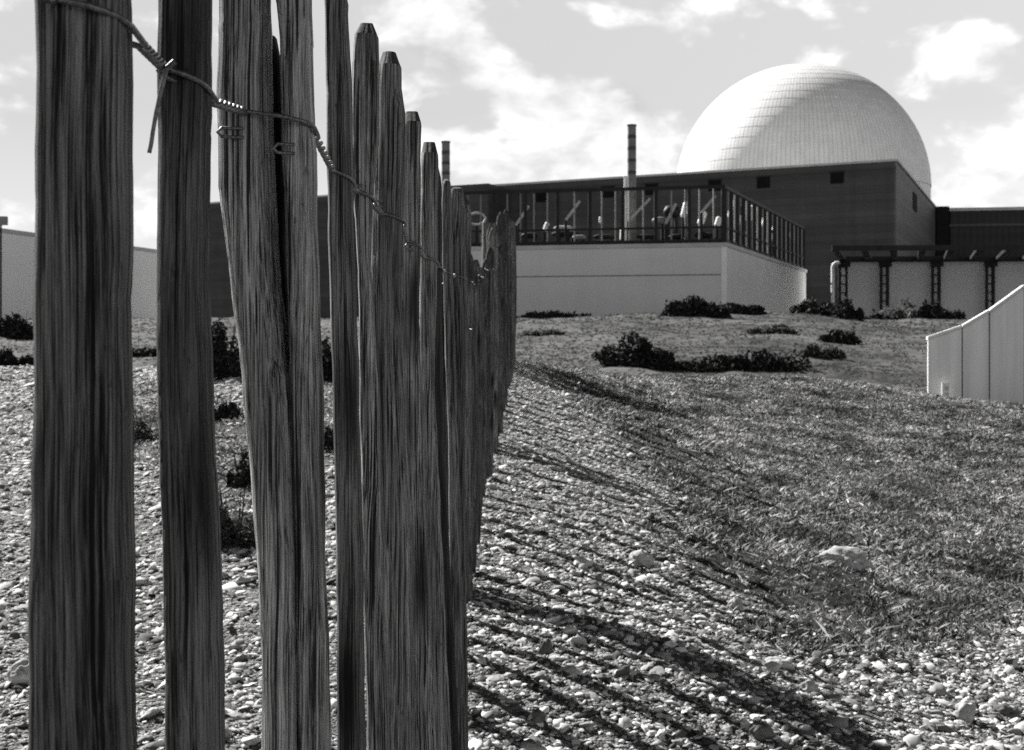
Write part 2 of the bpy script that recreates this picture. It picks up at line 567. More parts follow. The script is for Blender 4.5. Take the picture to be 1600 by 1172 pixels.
# ------------------------------------------------------------------ shingle (uncountable): stones scattered by geometry nodes
def stone_group(name, mat, subdiv, nvar=6):
    ng = D.node_groups.new(name, 'GeometryNodeTree')
    ng.interface.new_socket('Geometry', in_out='INPUT', socket_type='NodeSocketGeometry')
    ng.interface.new_socket('Geometry', in_out='OUTPUT', socket_type='NodeSocketGeometry')
    L = ng.links.new
    gi = ng.nodes.new('NodeGroupInput'); go = ng.nodes.new('NodeGroupOutput')
    join = ng.nodes.new('GeometryNodeJoinGeometry')
    for k in range(nvar):
        ico = ng.nodes.new('GeometryNodeMeshIcoSphere')
        ico.inputs['Radius'].default_value = 1.0
        ico.inputs['Subdivisions'].default_value = subdiv
        sp = ng.nodes.new('GeometryNodeSetPosition')
        nz = ng.nodes.new('ShaderNodeTexNoise'); nz.noise_dimensions = '4D'
        nz.inputs['W'].default_value = 3.7 * k + 1
        nz.inputs['Scale'].default_value = 0.85
        nz.inputs['Detail'].default_value = 2.5
        sub = ng.nodes.new('ShaderNodeVectorMath'); sub.operation = 'SUBTRACT'
        sub.inputs[1].default_value = (0.5, 0.5, 0.5)
        L(nz.outputs['Color'], sub.inputs[0])
        sc = ng.nodes.new('ShaderNodeVectorMath'); sc.operation = 'SCALE'
        sc.inputs['Scale'].default_value = 2.6
        L(sub.outputs[0], sc.inputs[0])
        L(ico.outputs['Mesh'], sp.inputs['Geometry'])
        L(sc.outputs[0], sp.inputs['Offset'])
        sm = ng.nodes.new('GeometryNodeSetShadeSmooth')
        sm.inputs['Shade Smooth'].default_value = (k % 3 != 0)
        L(sp.outputs[0], sm.inputs[0])
        st = ng.nodes.new('GeometryNodeSetMaterial'); st.inputs['Material'].default_value = mat
        L(sm.outputs[0], st.inputs['Geometry'])
        gti = ng.nodes.new('GeometryNodeGeometryToInstance')
        L(st.outputs[0], gti.inputs[0])
        L(gti.outputs[0], join.inputs[0])
    iop = ng.nodes.new('GeometryNodeInstanceOnPoints')
    iop.inputs['Pick Instance'].default_value = True
    def attr(nm, t):
        n = ng.nodes.new('GeometryNodeInputNamedAttribute'); n.data_type = t
        n.inputs['Name'].default_value = nm
        return n.outputs['Attribute']
    L(gi.outputs[0], iop.inputs['Points'])
    L(join.outputs[0], iop.inputs['Instance'])
    L(attr('pick', 'INT'), iop.inputs['Instance Index'])
    e2r = ng.nodes.new('FunctionNodeEulerToRotation')
    L(attr('turn', 'FLOAT_VECTOR'), e2r.inputs[0])
    L(e2r.outputs[0], iop.inputs['Rotation'])
    L(attr('size', 'FLOAT_VECTOR'), iop.inputs['Scale'])
    L(iop.outputs[0], go.inputs[0])
    return ng

def scatter(name, pts, sizes, mat, subdiv, kindname):
    n = len(pts)
    me = D.meshes.new(name)
    me.vertices.add(n); me.vertices.foreach_set('co', pts.ravel())
    at1 = me.attributes.new('turn', 'FLOAT_VECTOR', 'POINT')
    turn = np.stack([RNG.normal(0, 0.35, n), RNG.normal(0, 0.35, n), RNG.uniform(0, 6.28, n)], 1)
    at1.data.foreach_set('vector', turn.ravel().astype(np.float32))
    at2 = me.attributes.new('size', 'FLOAT_VECTOR', 'POINT'); at2.data.foreach_set('vector', sizes.ravel().astype(np.float32))
    at3 = me.attributes.new('pick', 'INT', 'POINT'); at3.data.foreach_set('value', RNG.integers(0, 6, n).astype(np.int32))
    me.materials.append(mat)
    o = D.objects.new(name, me); COL.objects.link(o)
    md = o.modifiers.new('scatter', 'NODES'); md.node_group = stone_group(name + '_stones', mat, subdiv)
    o['kind'] = 'stuff'
    return o

def stones(zones):
    P = []; S = []
    for x0, x1, y0, y1, dens, med, sig, rmax in zones:
        n = int((x1 - x0) * (y1 - y0) * dens)
        x = RNG.uniform(x0, x1, n); y = RNG.uniform(y0, y1, n)
        # stones only where the view from the path can reach
        k = np.abs(x) < 0.44 * y + 0.6
        x = x[k]; y = y[k]
        tm = turf_mask(x, y)
        k = RNG.uniform(0, 1, len(x)) > tm * 0.965
        clump = fbm(x, y, 0.35, 3, 77)
        k &= RNG.uniform(-1.1, 0.5, len(x)) < clump + 0.35
        x = x[k]; y = y[k]; tm = tm[k]
        r = np.minimum(med * np.exp(RNG.normal(0, sig, len(x))), rmax)
        z = surf(x, y, tm)
        s = np.stack([r * RNG.uniform(0.8, 1.5, len(r)), r * RNG.uniform(0.7, 1.1, len(r)), r * RNG.uniform(0.28, 0.52, len(r))], 1)
        P.append(np.stack([x, y, z + r * RNG.uniform(-0.1, 0.28, len(r))], 1)); S.append(s)
    return np.concatenate(P), np.concatenate(S)
P_, S_ = stones(((-0.4, 2.9, 2.4, 5.4, 5200, 0.0056, 0.52, 0.028), (-2.8, -0.4, 2.4, 5.4, 3000, 0.0068, 0.50, 0.030), (-0.7, 1.2, 0.2, 2.4, 900, 0.009, 0.45, 0.03)))
scatter('shingle', P_, S_, M['pebble'], 2, 'shingle')
n_ = len(P_)
P_, S_ = stones(((-0.4, 2.3, 5.4, 9.0, 3600, 0.0058, 0.44, 0.026), (-0.4, 1.7, 9.0, 13.4, 2100, 0.0076, 0.40, 0.03), (-3.4, -0.4, 5.4, 9.0, 1700, 0.0092, 0.45, 0.036), (-5.2, -0.4, 9.0, 14.2, 760, 0.0130, 0.40, 0.045)))
scatter('shingle_bank', P_, S_, M['pebblef'], 2, 'shingle')
print('stones', n_, len(P_))

# ------------------------------------------------------------------ turf and meadow grass (uncountable blades)
def blades(name, x, y, h, w, lean, per, mat, kind='stuff'):
    n = len(x)
    z = surf(x, y)
    x = np.repeat(x, per); y = np.repeat(y, per); z = np.repeat(z, per); h = np.repeat(h, per); w = np.repeat(w, per)
    m = len(x)
    x = x + RNG.normal(0, 1, m) * h * 0.5; y = y + RNG.normal(0, 1, m) * h * 0.5
    a = RNG.uniform(0, 6.283, m); l = np.abs(RNG.normal(0, lean, m)) * h
    hh = h * RNG.uniform(0.5, 1.2, m)
    b = RNG.uniform(0, 6.283, m)
    dx = np.cos(b) * w * 0.5; dy = np.sin(b) * w * 0.5
    tx = x + np.cos(a) * l; ty = y + np.sin(a) * l
    z = z - 0.003
    v = np.empty((m, 4, 3))
    v[:, 0] = np.stack([x - dx, y - dy, z], 1); v[:, 1] = np.stack([x + dx, y + dy, z], 1)
    mx = x + np.cos(a) * l * 0.4; my = y + np.sin(a) * l * 0.4
    v[:, 2] = np.stack([mx + dx * 0.8, my + dy * 0.8, z + hh * 0.62], 1)
    v[:, 3] = np.stack([tx, ty, z + hh], 1)
    me = D.meshes.new(name)
    me.vertices.add(m * 4); me.vertices.foreach_set('co', v.ravel())
    base = np.arange(m) * 4
    tri = np.stack([base, base + 1, base + 2, base, base + 2, base + 3], 1).ravel().astype(np.int32)
    me.loops.add(len(tri)); me.loops.foreach_set('vertex_index', tri)
    me.polygons.add(len(tri) // 3); me.polygons.foreach_set('loop_start', np.arange(0, len(tri), 3, dtype=np.int32))
    me.update(calc_edges=True)
    me.materials.append(mat)
    o = D.objects.new(name, me); COL.objects.link(o)
    o['kind'] = kind
    return o

def turf():
    n = 330000
    x = RNG.uniform(-4.5, 7, n); y = RNG.uniform(3.4, 15.5, n)
    k = (np.abs(x) < 0.40 * y + 0.4) & (RNG.uniform(0, 1, n) < turf_mask(x, y)) & (RNG.uniform(-0.85, 0.3, n) < 1.3 * fbm(x, y, 0.40, 3, 55) + 0.36)
    x = x[k]; y = y[k]
    big = fbm(x, y, 0.8, 3, 61)
    h = 0.0165 * np.exp(RNG.normal(0, 0.35, len(x))) * (1 + 0.8 * np.clip(big, -0.4, 1))
    w = 0.0020 + 0.00045 * y
    h = np.minimum(h, 0.028)
    return blades('grass', x, y, h, w, 1.2, 6, M['grass'])
turf()
def stalks():
    n = 260
    x = RNG.uniform(0.6, 4.5, n); y = RNG.uniform(4.2, 12, n)
    k = turf_mask(x, y) > 0.7
    x = x[k]; y = y[k]
    o = blades('dead_stalks', x, y, RNG.uniform(0.02, 0.05, len(x)), 0.003 + 0.0004 * y, 2.2, 1, M['stalk'])
stalks()
def meadow():
    n = 60000
    y = np.exp(RNG.uniform(math.log(15.5), math.log(105), n)); x = RNG.uniform(-0.42, 0.42, n) * y
    k = RNG.uniform(-0.9, 0.6, n) < fbm(x, y, 4.0, 3, 91) + 0.2
    x = x[k]; y = y[k]
    h = 0.02 + 0.0006 * y * np.exp(RNG.normal(0, 0.3, len(x)))
    return blades('meadow_grass', x, y, h, 0.005 + 0.0008 * y, 0.9, 4, M['meadow'])
meadow()

# ------------------------------------------------------------------ the fence
FX = [0.0, 1.3, 1.5, 2.0, 2.5, 3.5, 4.2, 5.5, 7.0, 8.5, 10.0, 12.0, 14.0]
FV = [-0.17, -0.076, -0.074, -0.0855, -0.0956, -0.118, -0.123, -0.111, -0.079, -0.038, -0.0135, 0.016, 0.04]
def fence_x(Y):
    return float(np.interp(Y, FX, FV))

fence = thing('paling_fence', 'weathered split chestnut paling fence strung on twisted wire across the shingle', 'fence',
              (fence_x(0.5), 0.5, gh(-0.15, 0.5)))
FO = fence.location.copy()
PICKETS = []   # (Y, X, hx, hy, ztop)

def loft(rows, K, seed, p=3.6, ridge=0.022, twist=0.10, jit=0.00022):
    """one split stake: rows = (z, xc, yc, hx, hy), resampled finely, ridged along the grain"""
    rg = np.random.default_rng(seed)
    rows = np.array(sorted(rows, key=lambda r: r[0]))
    z0, z1 = rows[0, 0], rows[-1, 0]
    nz = int(max(14, min(190, (z1 - z0) / (0.009 if K > 20 else 0.04))))
    zz = np.unique(np.concatenate([np.linspace(z0, z1, nz), rows[:, 0]]))
    R = np.stack([np.interp(zz, rows[:, 0], rows[:, i]) for i in range(1, 5)], 1)
    t = np.arange(K) * 2 * np.pi / K + np.pi / K
    base = 1.0 / (np.abs(np.cos(t)) ** p + np.abs(np.sin(t)) ** p) ** (1 / p)
    # flats and arrises of a riven section
    fac = np.ones(K)
    for q in range(4):
        a0 = rg.uniform(0, 6.283)
        d = np.abs((t - a0 + np.pi) % (2 * np.pi) - np.pi)
        fac -= rg.uniform(0.04, 0.15) * np.exp(-(d / rg.uniform(0.25, 0.5)) ** 2)
    gr = rg.normal(0, ridge, K)
    gr = 0.6 * gr + 0.4 * np.roll(gr, 1)
    V = []
    ph = rg.uniform(0, 6.28, 6)
    for i, z in enumerate(zz):
        s = (z - z0) / (z1 - z0)
        drift = gr * (0.75 + 0.25 * np.sin(ph[0] + 9 * s)) 
        rr = base * fac * (1 + drift)
        rr = rr / max(1e-6, np.max(np.abs(rr * np.cos(t))))
        xx = rr * np.cos(t)
        yy = rr * np.sin(t)
        yy = yy / max(1e-6, np.max(np.abs(yy)))
        j = jit * (np.sin(ph[1] + s * 61) + np.sin(ph[2] + s * 137) + rg.normal(0, 0.5))
        j2 = jit * (np.sin(ph[3] + s * 47) + np.sin(ph[4] + s * 151) + rg.normal(0, 0.5))
        c_, hx, hy = R[i, 0], R[i, 2], R[i, 3]
        x = c_ + np.where(xx > 0, xx * (hx + j), xx * (hx + j2))
        y = R[i, 1] + yy * hy
        V.append(np.stack([x, y, np.full(K, z)], 1))
    V = np.concatenate(V)
    nzz = len(zz)
    fs = []
    for i in range(nzz - 1):
        for k in range(K):
            fs.append((i * K + k, i * K + (k + 1) % K, (i + 1) * K + (k + 1) % K, (i + 1) * K + k))
    fs.append(tuple(range(K))[::-1]); fs.append(tuple(range((nzz - 1) * K, nzz * K)))
    return V, fs

def picket(pieces, K, seed, tone, tip=None, label=None, smooth=True, name='picket'):
    """pieces: list of row lists (world coordinates)"""
    V = []; Fs = []
    for q, rows in enumerate(pieces):
        v, f = loft(rows, K, seed + q * 17)
        b = sum(len(a) for a in V)
        V.append(v); Fs += [tuple(i + b for i in g) for g in f]
    V = np.concatenate(V)
    r0 = min(pieces[0], key=lambda r: r[0])
    org = Vector((r0[1], r0[2], r0[0]))
    o = obj(name, V - np.array(org), Fs, M['wood'], fence, org - FO, smooth)
    o.color = (tone, tone, tone, 1)
    # end grain on the chopped top
    o.data.materials.append(M['cut'])
    n = len(o.data.polygons)
    idx = np.zeros(n, np.int32)
    zt = V[:, 2].max()
    for p in o.data.polygons:
        c = p.center
        if (p.normal.z > 0.22 and c.z + org.z > zt - 0.05) or (tip is not None and c.z + org.z > tip[0] + max(0.0, tip[1] - c.x - org.x) * 0.45):
            p.material_index = 1
            p.use_smooth = False
    if label:
        o['label'] = label
    return o

def px_rows(Yc, hy, lst, ground_extra=True, slant=0.0):
    """photo outline (row, left, right) of a stake standing Yc away -> its section rows"""
    Yf = Yc - hy * 0.3
    out = []
    for py, a, b in lst:
        z = (HZ - py) / F * Yf
        xl = (a - 800) / F * Yf; xr = (b - 800) / F * Yf
        out.append((z, (xl + xr) / 2, Yc, (xr - xl) / 2, hy))
    if ground_extra:
        out.sort(key=lambda r: r[0])
        z0, xc, yc, hx, h = out[0]
        zb = gh(xc, Yc) - 0.06
        out.insert(0, (zb, xc + (xc - out[1][1]) * 0.4, yc, hx * 1.04, h))
    return out

def top_taper(rows, cut=0.035, l=0.55, r=0.5):
    """pencil-chopped top: both shoulders cut away"""
    rows = sorted(rows, key=lambda q: q[0])
    z, xc, yc, hx, hy = rows[-1]
    rows[-1] = (z, xc + hx * (1 - l) * 0.0, yc, hx, hy)
    return rows

# hand placed stakes: (depth, half depth, outline rows in the photo, tone, label)
near_list = [
    (0.489, 0.018, [[(-140, 64, 193), (-120, 62, 195), (0, 59, 197), (120, 61, 197), (300, 59, 198), (420, 56, 199), (470, 55, 197), (650, 56, 199), (820, 52, 201), (900, 49, 203), (1172, 48, 205)]], 0.60, None),
    (0.597, 0.017, [[(-170, 252, 318), (-140, 249, 322), (0, 248, 322), (200, 247, 320), (330, 247, 320), (440, 244, 319), (500, 245, 321), (640, 247, 324), (760, 252, 332), (900, 255, 339), (1172, 258, 343)]], 0.55, None),
    (0.735, 0.020, [[(-120, 350, 408), (-95, 345, 415), (0, 343, 419), (40, 342, 421), (150, 340, 421), (300, 343, 427), (450, 361, 436), (560, 375, 448), (590, 378, 455), (700, 389, 461), (860, 402, 466), (1000, 409, 468), (1172, 411, 470)],
                    [(-105, 437, 474), (-80, 431, 480), (0, 428, 482), (60, 434, 483), (150, 436, 485), (230, 436, 487), (300, 441, 489), (450, 447, 494), (560, 450, 497), (600, 447, 498), (700, 450, 500), (860, 455, 503), (1172, 462, 511)]], 1.6,
     'pale stake split open down its upper half'),
    (0.900, 0.017, [[(-30, 512, 536), (-12, 509, 539), (0, 507, 541), (150, 510, 547), (300, 513, 549), (450, 515, 553), (600, 520, 558), (800, 525, 563), (1172, 528, 569)]], 0.75, None),
    (0.985, 0.016, [[(34, 562, 582), (56, 555, 590), (100, 551, 591), (200, 549, 590), (290, 549, 583), (330, 553, 580), (420, 560, 578), (500, 562, 583), (650, 562, 592), (860, 567, 598), (1172, 574, 607)]], 1.25, None),
    (1.075, 0.016, [[(79, 597, 617), (103, 590, 626), (140, 588, 627), (170, 586, 632), (195, 585, 633), (300, 583, 630), (400, 580, 628), (480, 577, 627), (600, 582, 632), (800, 590, 640), (1172, 600, 650)]], 0.9, None),
    (1.19, 0.016, [[(173, 632, 652), (192, 630, 658), (300, 628, 657), (500, 625, 655), (700, 628, 662), (1172, 640, 682)]], 1.05, None),
    (1.29, 0.016, [[(221, 661, 679), (240, 659, 684), (260, 658, 684), (400, 655, 683), (600, 655, 678), (800, 660, 688), (1172, 665, 705)]], 1.1, None),
    (1.40, 0.013, [[(258, 680, 684), (275, 679, 688), (300, 678, 690), (500, 672, 690), (700, 676, 694), (1172, 690, 718)]], 0.16, 'thin stake with its shade put into a dark tone'),  # low tone paints the shade this stake stands in
    (1.56, 0.015, [[(279, 694, 700), (284, 692, 704), (310, 690, 706), (400, 690, 707), (700, 700, 716), (1172, 704, 728)]], 0.85, None),
    (1.70, 0.015, [[(292, 708, 720), (296, 705, 724), (330, 703, 727), (500, 704, 728), (700, 704, 726), (1172, 708, 732)]], 0.6, None),
]
for i, (Yc, hy, outl, tone, lab) in enumerate(near_list):
    pieces = [px_rows(Yc, hy, q) for q in outl]
    for q in pieces:   # chop also narrows the stake front to back
        q.sort(key=lambda r: r[0])
        z, a, b, c, d = q[-1]
        q[-1] = (z, a, b + d * 0.25, c, d * 0.4)
    if len(pieces) == 2:
        pieces[1] = [(r[0], r[1], r[2] + 0.006, r[3], r[4] * 0.85) for r in pieces[1]]
    q = pieces[0]
    o = picket(pieces, 44, 100 + i, tone, (q[-2][0], q[-2][1] + 0.3 * q[-2][3]) if 4 <= i <= 7 else None, label=lab)
    if len(pieces) == 2:
        v, f = loft(px_rows(Yc + 0.022, 0.006, [(58, 425, 431), (90, 421, 438), (150, 419, 440), (300, 424, 445), (450, 434, 450), (590, 446, 455)], False), 16, 900)
        c0 = Vector(v[0])
        sc_ = obj('split_shade', v - np.array(c0), f, M['wood'], o, c0 - FO - o.location, True)
        sc_.color = (0.08, 0.08, 0.08, 1)  # near-black tone paints the shade inside the open split
        sc_['label'] = 'torn inner wood of the split, its shade put into a near-black tone'
    allr = [r for q in pieces for r in q]
    zt = max(r[0] for r in allr)
    zw = 0.115 if Yc < 1 else 0.10
    mid = [min(q, key=lambda r: abs(r[0] - 0.11)) for q in pieces]
    xl = min(r[1] - r[3] for r in mid); xr = max(r[1] + r[3] for r in mid)
    PICKETS.append(dict(Y=Yc, xl=xl, xr=xr, hy=hy, zt=zt, o=o))

# the rest of the row, each stake riven and leaning its own way
Y = 1.86
k = 0
rp = random.Random(5)
while Y < 13.3 and k < 88:
    w = rp.uniform(0.030, 0.044) if Y < 5 else rp.uniform(0.036, 0.052)
    hy = rp.uniform(0.011, 0.015)
    xr = fence_x(Y) + rp.gauss(0, 0.006)
    xc = xr - w / 2
    zg = gh(xc, Y)
    ht = rp.uniform(1.15, 1.24)
    if 3.3 < Y < 6.6:
        ht = rp.uniform(0.93, 1.05) if rp.random() < 0.8 else 1.0
        ht = min(ht, (HZ - 372 - rp.uniform(0, 40)) / F * Y - zg)
    elif 6.75 <= Y < 7.45:
        ht = (HZ - 350 - rp.uniform(0, 10)) / F * Y - zg
    elif 6.6 <= Y < 8.3:
        ht = min(ht, (HZ - 362 - rp.uniform(0, 45)) / F * Y - zg)
    if Y <= 3.3:
        ht = min(ht, (HZ - 288 - rp.uniform(0, 26)) / F * Y - zg)
    lean = rp.gauss(0, 0.012); leany = rp.gauss(0, 0.02)
    bow = rp.gauss(0, 0.006)
    rows = []
    nst = 6
    for q in range(nst):
        s = q / (nst - 1)
        z = zg - 0.08 + (ht - 0.045 + 0.08) * s
        rows.append((z, xc + lean * (s - 0.3) + bow * math.sin(3.1 * s) + rp.gauss(0, 0.0015), Y + leany * s, w / 2 * rp.uniform(0.88, 1.1), hy * rp.uniform(0.9, 1.1)))
    z, a, b, c, d = rows[-1]
    s1 = rp.uniform(-0.5, 0.5)
    rows.append((z + 0.025, a + c * 0.15 * s1, b, c * 0.8, d * 0.75))
    rows.append((z + 0.045, a + c * 0.35 * s1, b, c * 0.38, d * 0.45))
    tone = rp.choice((0.45, 0.6, 0.8, 0.8, 0.95, 0.3))
    o = picket([rows], 20 if Y < 6 else 12, 300 + k, tone)
    PICKETS.append(dict(Y=Y, xl=a - c, xr=a + c, hy=hy, zt=z + 0.045, o=o))
    bunch = min(abs(Y + 0.05 - 2.62) / 0.09, abs(Y + 0.05 - 4.25) / 0.14, abs(Y + 0.05 - 7.1) / 0.30, abs(Y + 0.05 - 12.25) / 0.55)
    Y += rp.uniform(0.066, 0.085) if bunch < 1 else (rp.uniform(0.15, 0.20) if Y < 4.5 else rp.uniform(0.19, 0.25))
    k += 1
print('pickets', len(PICKETS), 'to', Y)

# round stakes driven in behind the palings every few metres
def post(px, Yc, r, ht=None, topz=None, seed=0):
    x = (px - 800) / F * Yc
    zg = gh(x, Yc)
    zt = topz if topz is not None else zg + ht
    rg = random.Random(seed)
    pts = []; rr = []
    for q in range(24):
        s = q / 23
        pts.append((x + 0.004 * math.sin(3 * s + seed), Yc, zg - 0.1 + (zt - zg + 0.1) * s)); rr.append(r * (1.06 - 0.08 * s + rg.gauss(0, 0.008)))
    mb = MB().tube(pts, rr, 22)
    o = mb.build('post', M['wood'], fence, True, origin=pts[0])
    o.data.polygons[-1].use_smooth = False
    o.data.polygons[-2].use_smooth = False
    o.color = (0.8, 0.8, 0.8, 1)
    o['label'] = 'round timber post'
    return o
post(655, 2.62, 0.036, ht=1.16, seed=1)
post(712, 4.25, 0.040, ht=1.06, seed=2)
post(764, 7.1, 0.034, topz=(HZ - 349) / F * 7.1, seed=3)
post(797, 12.3, 0.040, ht=1.12, seed=4)

# wire: two strands, twisted together between stakes and parted round each stake
ZW = [(0.0, 0.116), (0.49, 0.114), (0.6, 0.112), (0.735, 0.117), (0.9, 0.108), (0.985, 0.105), (1.075, 0.098), (1.19, 0.086), (1.29, 0.079), (1.5, 0.079), (1.7, 0.085)]
def wire_z(Y):
    a = float(np.interp(Y, [q[0] for q in ZW], [q[1] for q in ZW]))
    b = gh(fence_x(Y), Y) + 0.93
    t = float(smooth01(np.array((Y - 1.6) / 1.5)))
    return a * (1 - t) + b * t
RW = 0.0012
def wire():
    ps = sorted(PICKETS, key=lambda p: p['Y'])
    nodes = []
    first = dict(Y=0.40, xl=-0.178, xr=-0.150, hy=0.015)
    seq = [first] + ps
    A = []; B = []
    for i, p in enumerate(seq):
        y0, y1 = p['Y'] - p['hy'] - 0.001, p['Y'] + p['hy'] + 0.001
        z = wire_z(p['Y'])
        w_ = p['xr'] - p['xl']
        # one strand crosses the front of the stake and turns round its edge, the other goes behind
        for fx, yy in ((0.45, y0), (0.75, y0)):
            A.append((p['xl'] + w_ * fx, yy, z + (0.45 - fx) * 0.006))
        A.append((p['xr'] + RW * 0.8, p['Y'] - p['hy'] * 0.5, z - 0.004))
        A.append((p['xr'] + RW * 0.5, p['Y'] + p['hy'] * 0.6, z - 0.006))
        B.append((p['xl'] + 0.001, p['Y'], z - 0.001)); B.append((p['xl'] + w_ * 0.4, y1, z - 0.003))
        if i + 1 < len(seq):
            q = seq[i + 1]
            ya, yb = y1 + 0.004, q['Y'] - q['hy'] - 0.005
            if yb - ya > 0.012:
                xa = p['xr'] - 0.002; xb = q['xl'] + 0.35 * (q['xr'] - q['xl'])
                turns = 3.5
                steps = 40 if p['Y'] < 1.4 else (16 if p['Y'] < 3 else 6)
                zq = wire_z(q['Y'])
                for s in np.linspace(0, 1, steps):
                    th = s * turns * 2 * math.pi
                    c = Vector((xa + (xb - xa) * s, ya + (yb - ya) * s, z - 0.006 + (zq - z + 0.006) * s))
                    rr = RW * 1.02
                    A.append(tuple(c + Vector((math.cos(th) * rr, 0, math.sin(th) * rr))))
                    B.append(tuple(c - Vector((math.cos(th) * rr, 0, math.sin(th) * rr))))
    def chaikin(p):
        p = np.array(p)
        q = np.empty((2 * len(p) - 2, 3))
        q[0::2] = 0.75 * p[:-1] + 0.25 * p[1:]; q[1::2] = 0.25 * p[:-1] + 0.75 * p[1:]
        return q
    for nm, pts in (('wire', A), ('wire', B)):
        pts = chaikin(chaikin(pts))
        MB().tube(pts, RW, 8).build(nm, M['wire'], fence, True)
wire()

def near_pic(n):
    return PICKETS[n]['o']
def staple(n, px, py, Yc, length_px, slope=0.1):
    par = near_pic(n)
    p0 = at(px, py, Yc)
    l = length_px / F * Yc
    mb = MB()
    g = 0.0042
    pts = [p0 + Vector((l, 0.008, -l * slope)), p0 + Vector((0.001, 0, 0)), p0 + Vector((-0.001, 0, -g * 0.5)), p0 + Vector((0.001, 0, -g)), p0 + Vector((l, 0.008, -g - l * slope * 0.6))]
    mb.tube(pts, 0.0009, 8)
    mb.build('staple', M['wire'], par, True)
staple(1, 250, 102, 0.572, 16, 0.3)
staple(2, 343, 200, 0.708, 32, -0.1)
staple(2, 430, 225, 0.712, 26, -0.1)
staple(4, 549, 292, 0.962, 14, -0.35)
staple(5, 582, 313, 1.05, 14, 0.0)
staple(6, 634, 381, 1.165, 14, 0.1)
# wire tail hanging from the second stake
mb = MB()
mb.tube([at(262, 98, 0.566), at(258, 116, 0.566), at(252, 140, 0.566), at(244, 176, 0.566), at(239, 205, 0.566), at(236, 226, 0.566), at(233, 239, 0.566)], 0.0009, 8)
mb.tube([at(241, 87, 0.566), at(247, 104, 0.566), at(254, 107, 0.565), at(266, 104, 0.566), at(273, 97, 0.566)], 0.0009, 8)
mb.tube([at(255, 112, 0.563), at(264, 104, 0.562), at(273, 96, 0.562)], 0.0012, 8)
mb.build('wire_tail', M['wire'], near_pic(1), True)

# ------------------------------------------------------------------ bushes and weeds
def leaves(center, rad, n, size, rg, flat=0.0, blobs=7):
    C = []
    for b in range(blobs):
        c = np.array([rg.uniform(-0.85, 0.85), rg.uniform(-0.7, 0.7), rg.uniform(0.0, 0.8) ** 1.3])
        c[2] *= 1 - 0.5 * abs(c[0])
        C.append((c, rg.uniform(0.16, 0.40)))
    C.append((np.array([0, 0, 0.12]), 0.55)); C.append((np.array([-0.45, 0, 0.1]), 0.42)); C.append((np.array([0.45, 0, 0.1]), 0.42))
    pts = []
    per = n // len(C)
    for c, r in C:
        d = rg.normal(0, 1, (per, 3)); d /= np.linalg.norm(d, axis=1)[:, None]
        rr = r * (0.3 + 0.85 * rg.uniform(0, 1, per) ** 0.6) * np.where(rg.uniform(0, 1, per) < 0.07, rg.uniform(1.0, 1.5, per), 1.0)
        pts.append(c + d * rr[:, None])
    p = np.concatenate(pts)
    p[:, 2] = np.abs(p[:, 2])
    p = p * np.array(rad) + np.array(center)
    m = len(p)
    u = rg.normal(0, 1, (m, 3)); u /= np.linalg.norm(u, axis=1)[:, None]
    w = rg.normal(0, 1, (m, 3)); w = np.cross(u, w); w /= np.linalg.norm(w, axis=1)[:, None]
    s = size * rg.uniform(0.5, 1.4, m)[:, None]
    v = np.empty((m, 4, 3))
    v[:, 0] = p - u * s; v[:, 1] = p + w * s * 0.45; v[:, 2] = p + u * s; v[:, 3] = p - w * s * 0.45
    return v.reshape(-1, 3), [(4 * i, 4 * i + 1, 4 * i + 2, 4 * i + 3) for i in range(m)]

def bush(name, label, cat, group, px, py, wpx, hpx, Yc=None, n=2600, mat='leaf', leaf_px=4.0, deep=0.7, blobs=7, seed=1):
    if Yc is None:
        g = hit(px, py)
    else:
        x = (px - 800) / F * Yc
        g = Vector((x, Yc, gh(x, Yc)))
    rg = np.random.default_rng(seed)
    Yq = g.y
    hpx = hpx * (1.5 if cat == 'weed' or deep > 0.55 and py > 570 else 1.18); wpx = wpx * 1.2; n = int(n * 1.3)
    w = wpx / F * Yq * 0.5; h = hpx / F * Yq
    t = thing(name, label, cat, g, group)
    v, f = leaves((0, 0, -0.04 * h), (w * 0.92, w * deep, h * 0.88), n, leaf_px / F * Yq, rg, blobs=blobs)
    o = obj('foliage', v, f, M[mat], t)
    mb = MB()
    for q in range(5):
        a = rg.uniform(0, 6.28)
        mb.tube([g + Vector((0.08 * w * math.cos(a), 0.08 * w * math.sin(a), -0.03)), g + Vector((0.45 * w * math.cos(a), 0.3 * w * math.sin(a), 0.45 * h)), g + Vector((0.6 * w * math.cos(a), 0.4 * w * math.sin(a), 0.85 * h))], [0.008 * h + 0.003, 0.005 * h + 0.002, 0.002 * h + 0.001], 5)
    mb.build('stem', M['twig'], t)
    return t
GB = 'dark scrub bushes on the bank below the buildings'
GW = 'weeds growing in the shingle'
bush('scrub_bush', 'long low black bush against the pale block next to the fence tops', 'bush', GB, 858, 499, 116, 20, 108, 3000, seed=1, deep=0.2, blobs=12)
bush('scrub_bush', 'small dark tail-end bush at the foot of the pale block', 'bush', GB, 922, 499, 52, 14, 108, 1400, seed=2, deep=0.3)
bush('scrub_bush', 'spreading dark bush below the pale corner of the block', 'bush', GB, 1092, 516, 92, 34, 80, 4200, seed=3, deep=0.5, blobs=9)
bush('scrub_bush', 'thin low bush trailing from the spreading bush by the pale corner', 'bush', GB, 1150, 513, 80, 16, 84, 2000, seed=4, deep=0.4)
bush('scrub_bush', 'ragged tall bush nearest the fence at the foot of the mound', 'bush', GB, 1000, 580, 112, 56, 38, 4200, seed=5, deep=0.5, blobs=9)
bush('scrub_bush', 'flat black bush filling the ditch between two taller bushes', 'bush', GB, 1080, 588, 110, 26, 38, 3000, seed=6, deep=0.5, blobs=9)
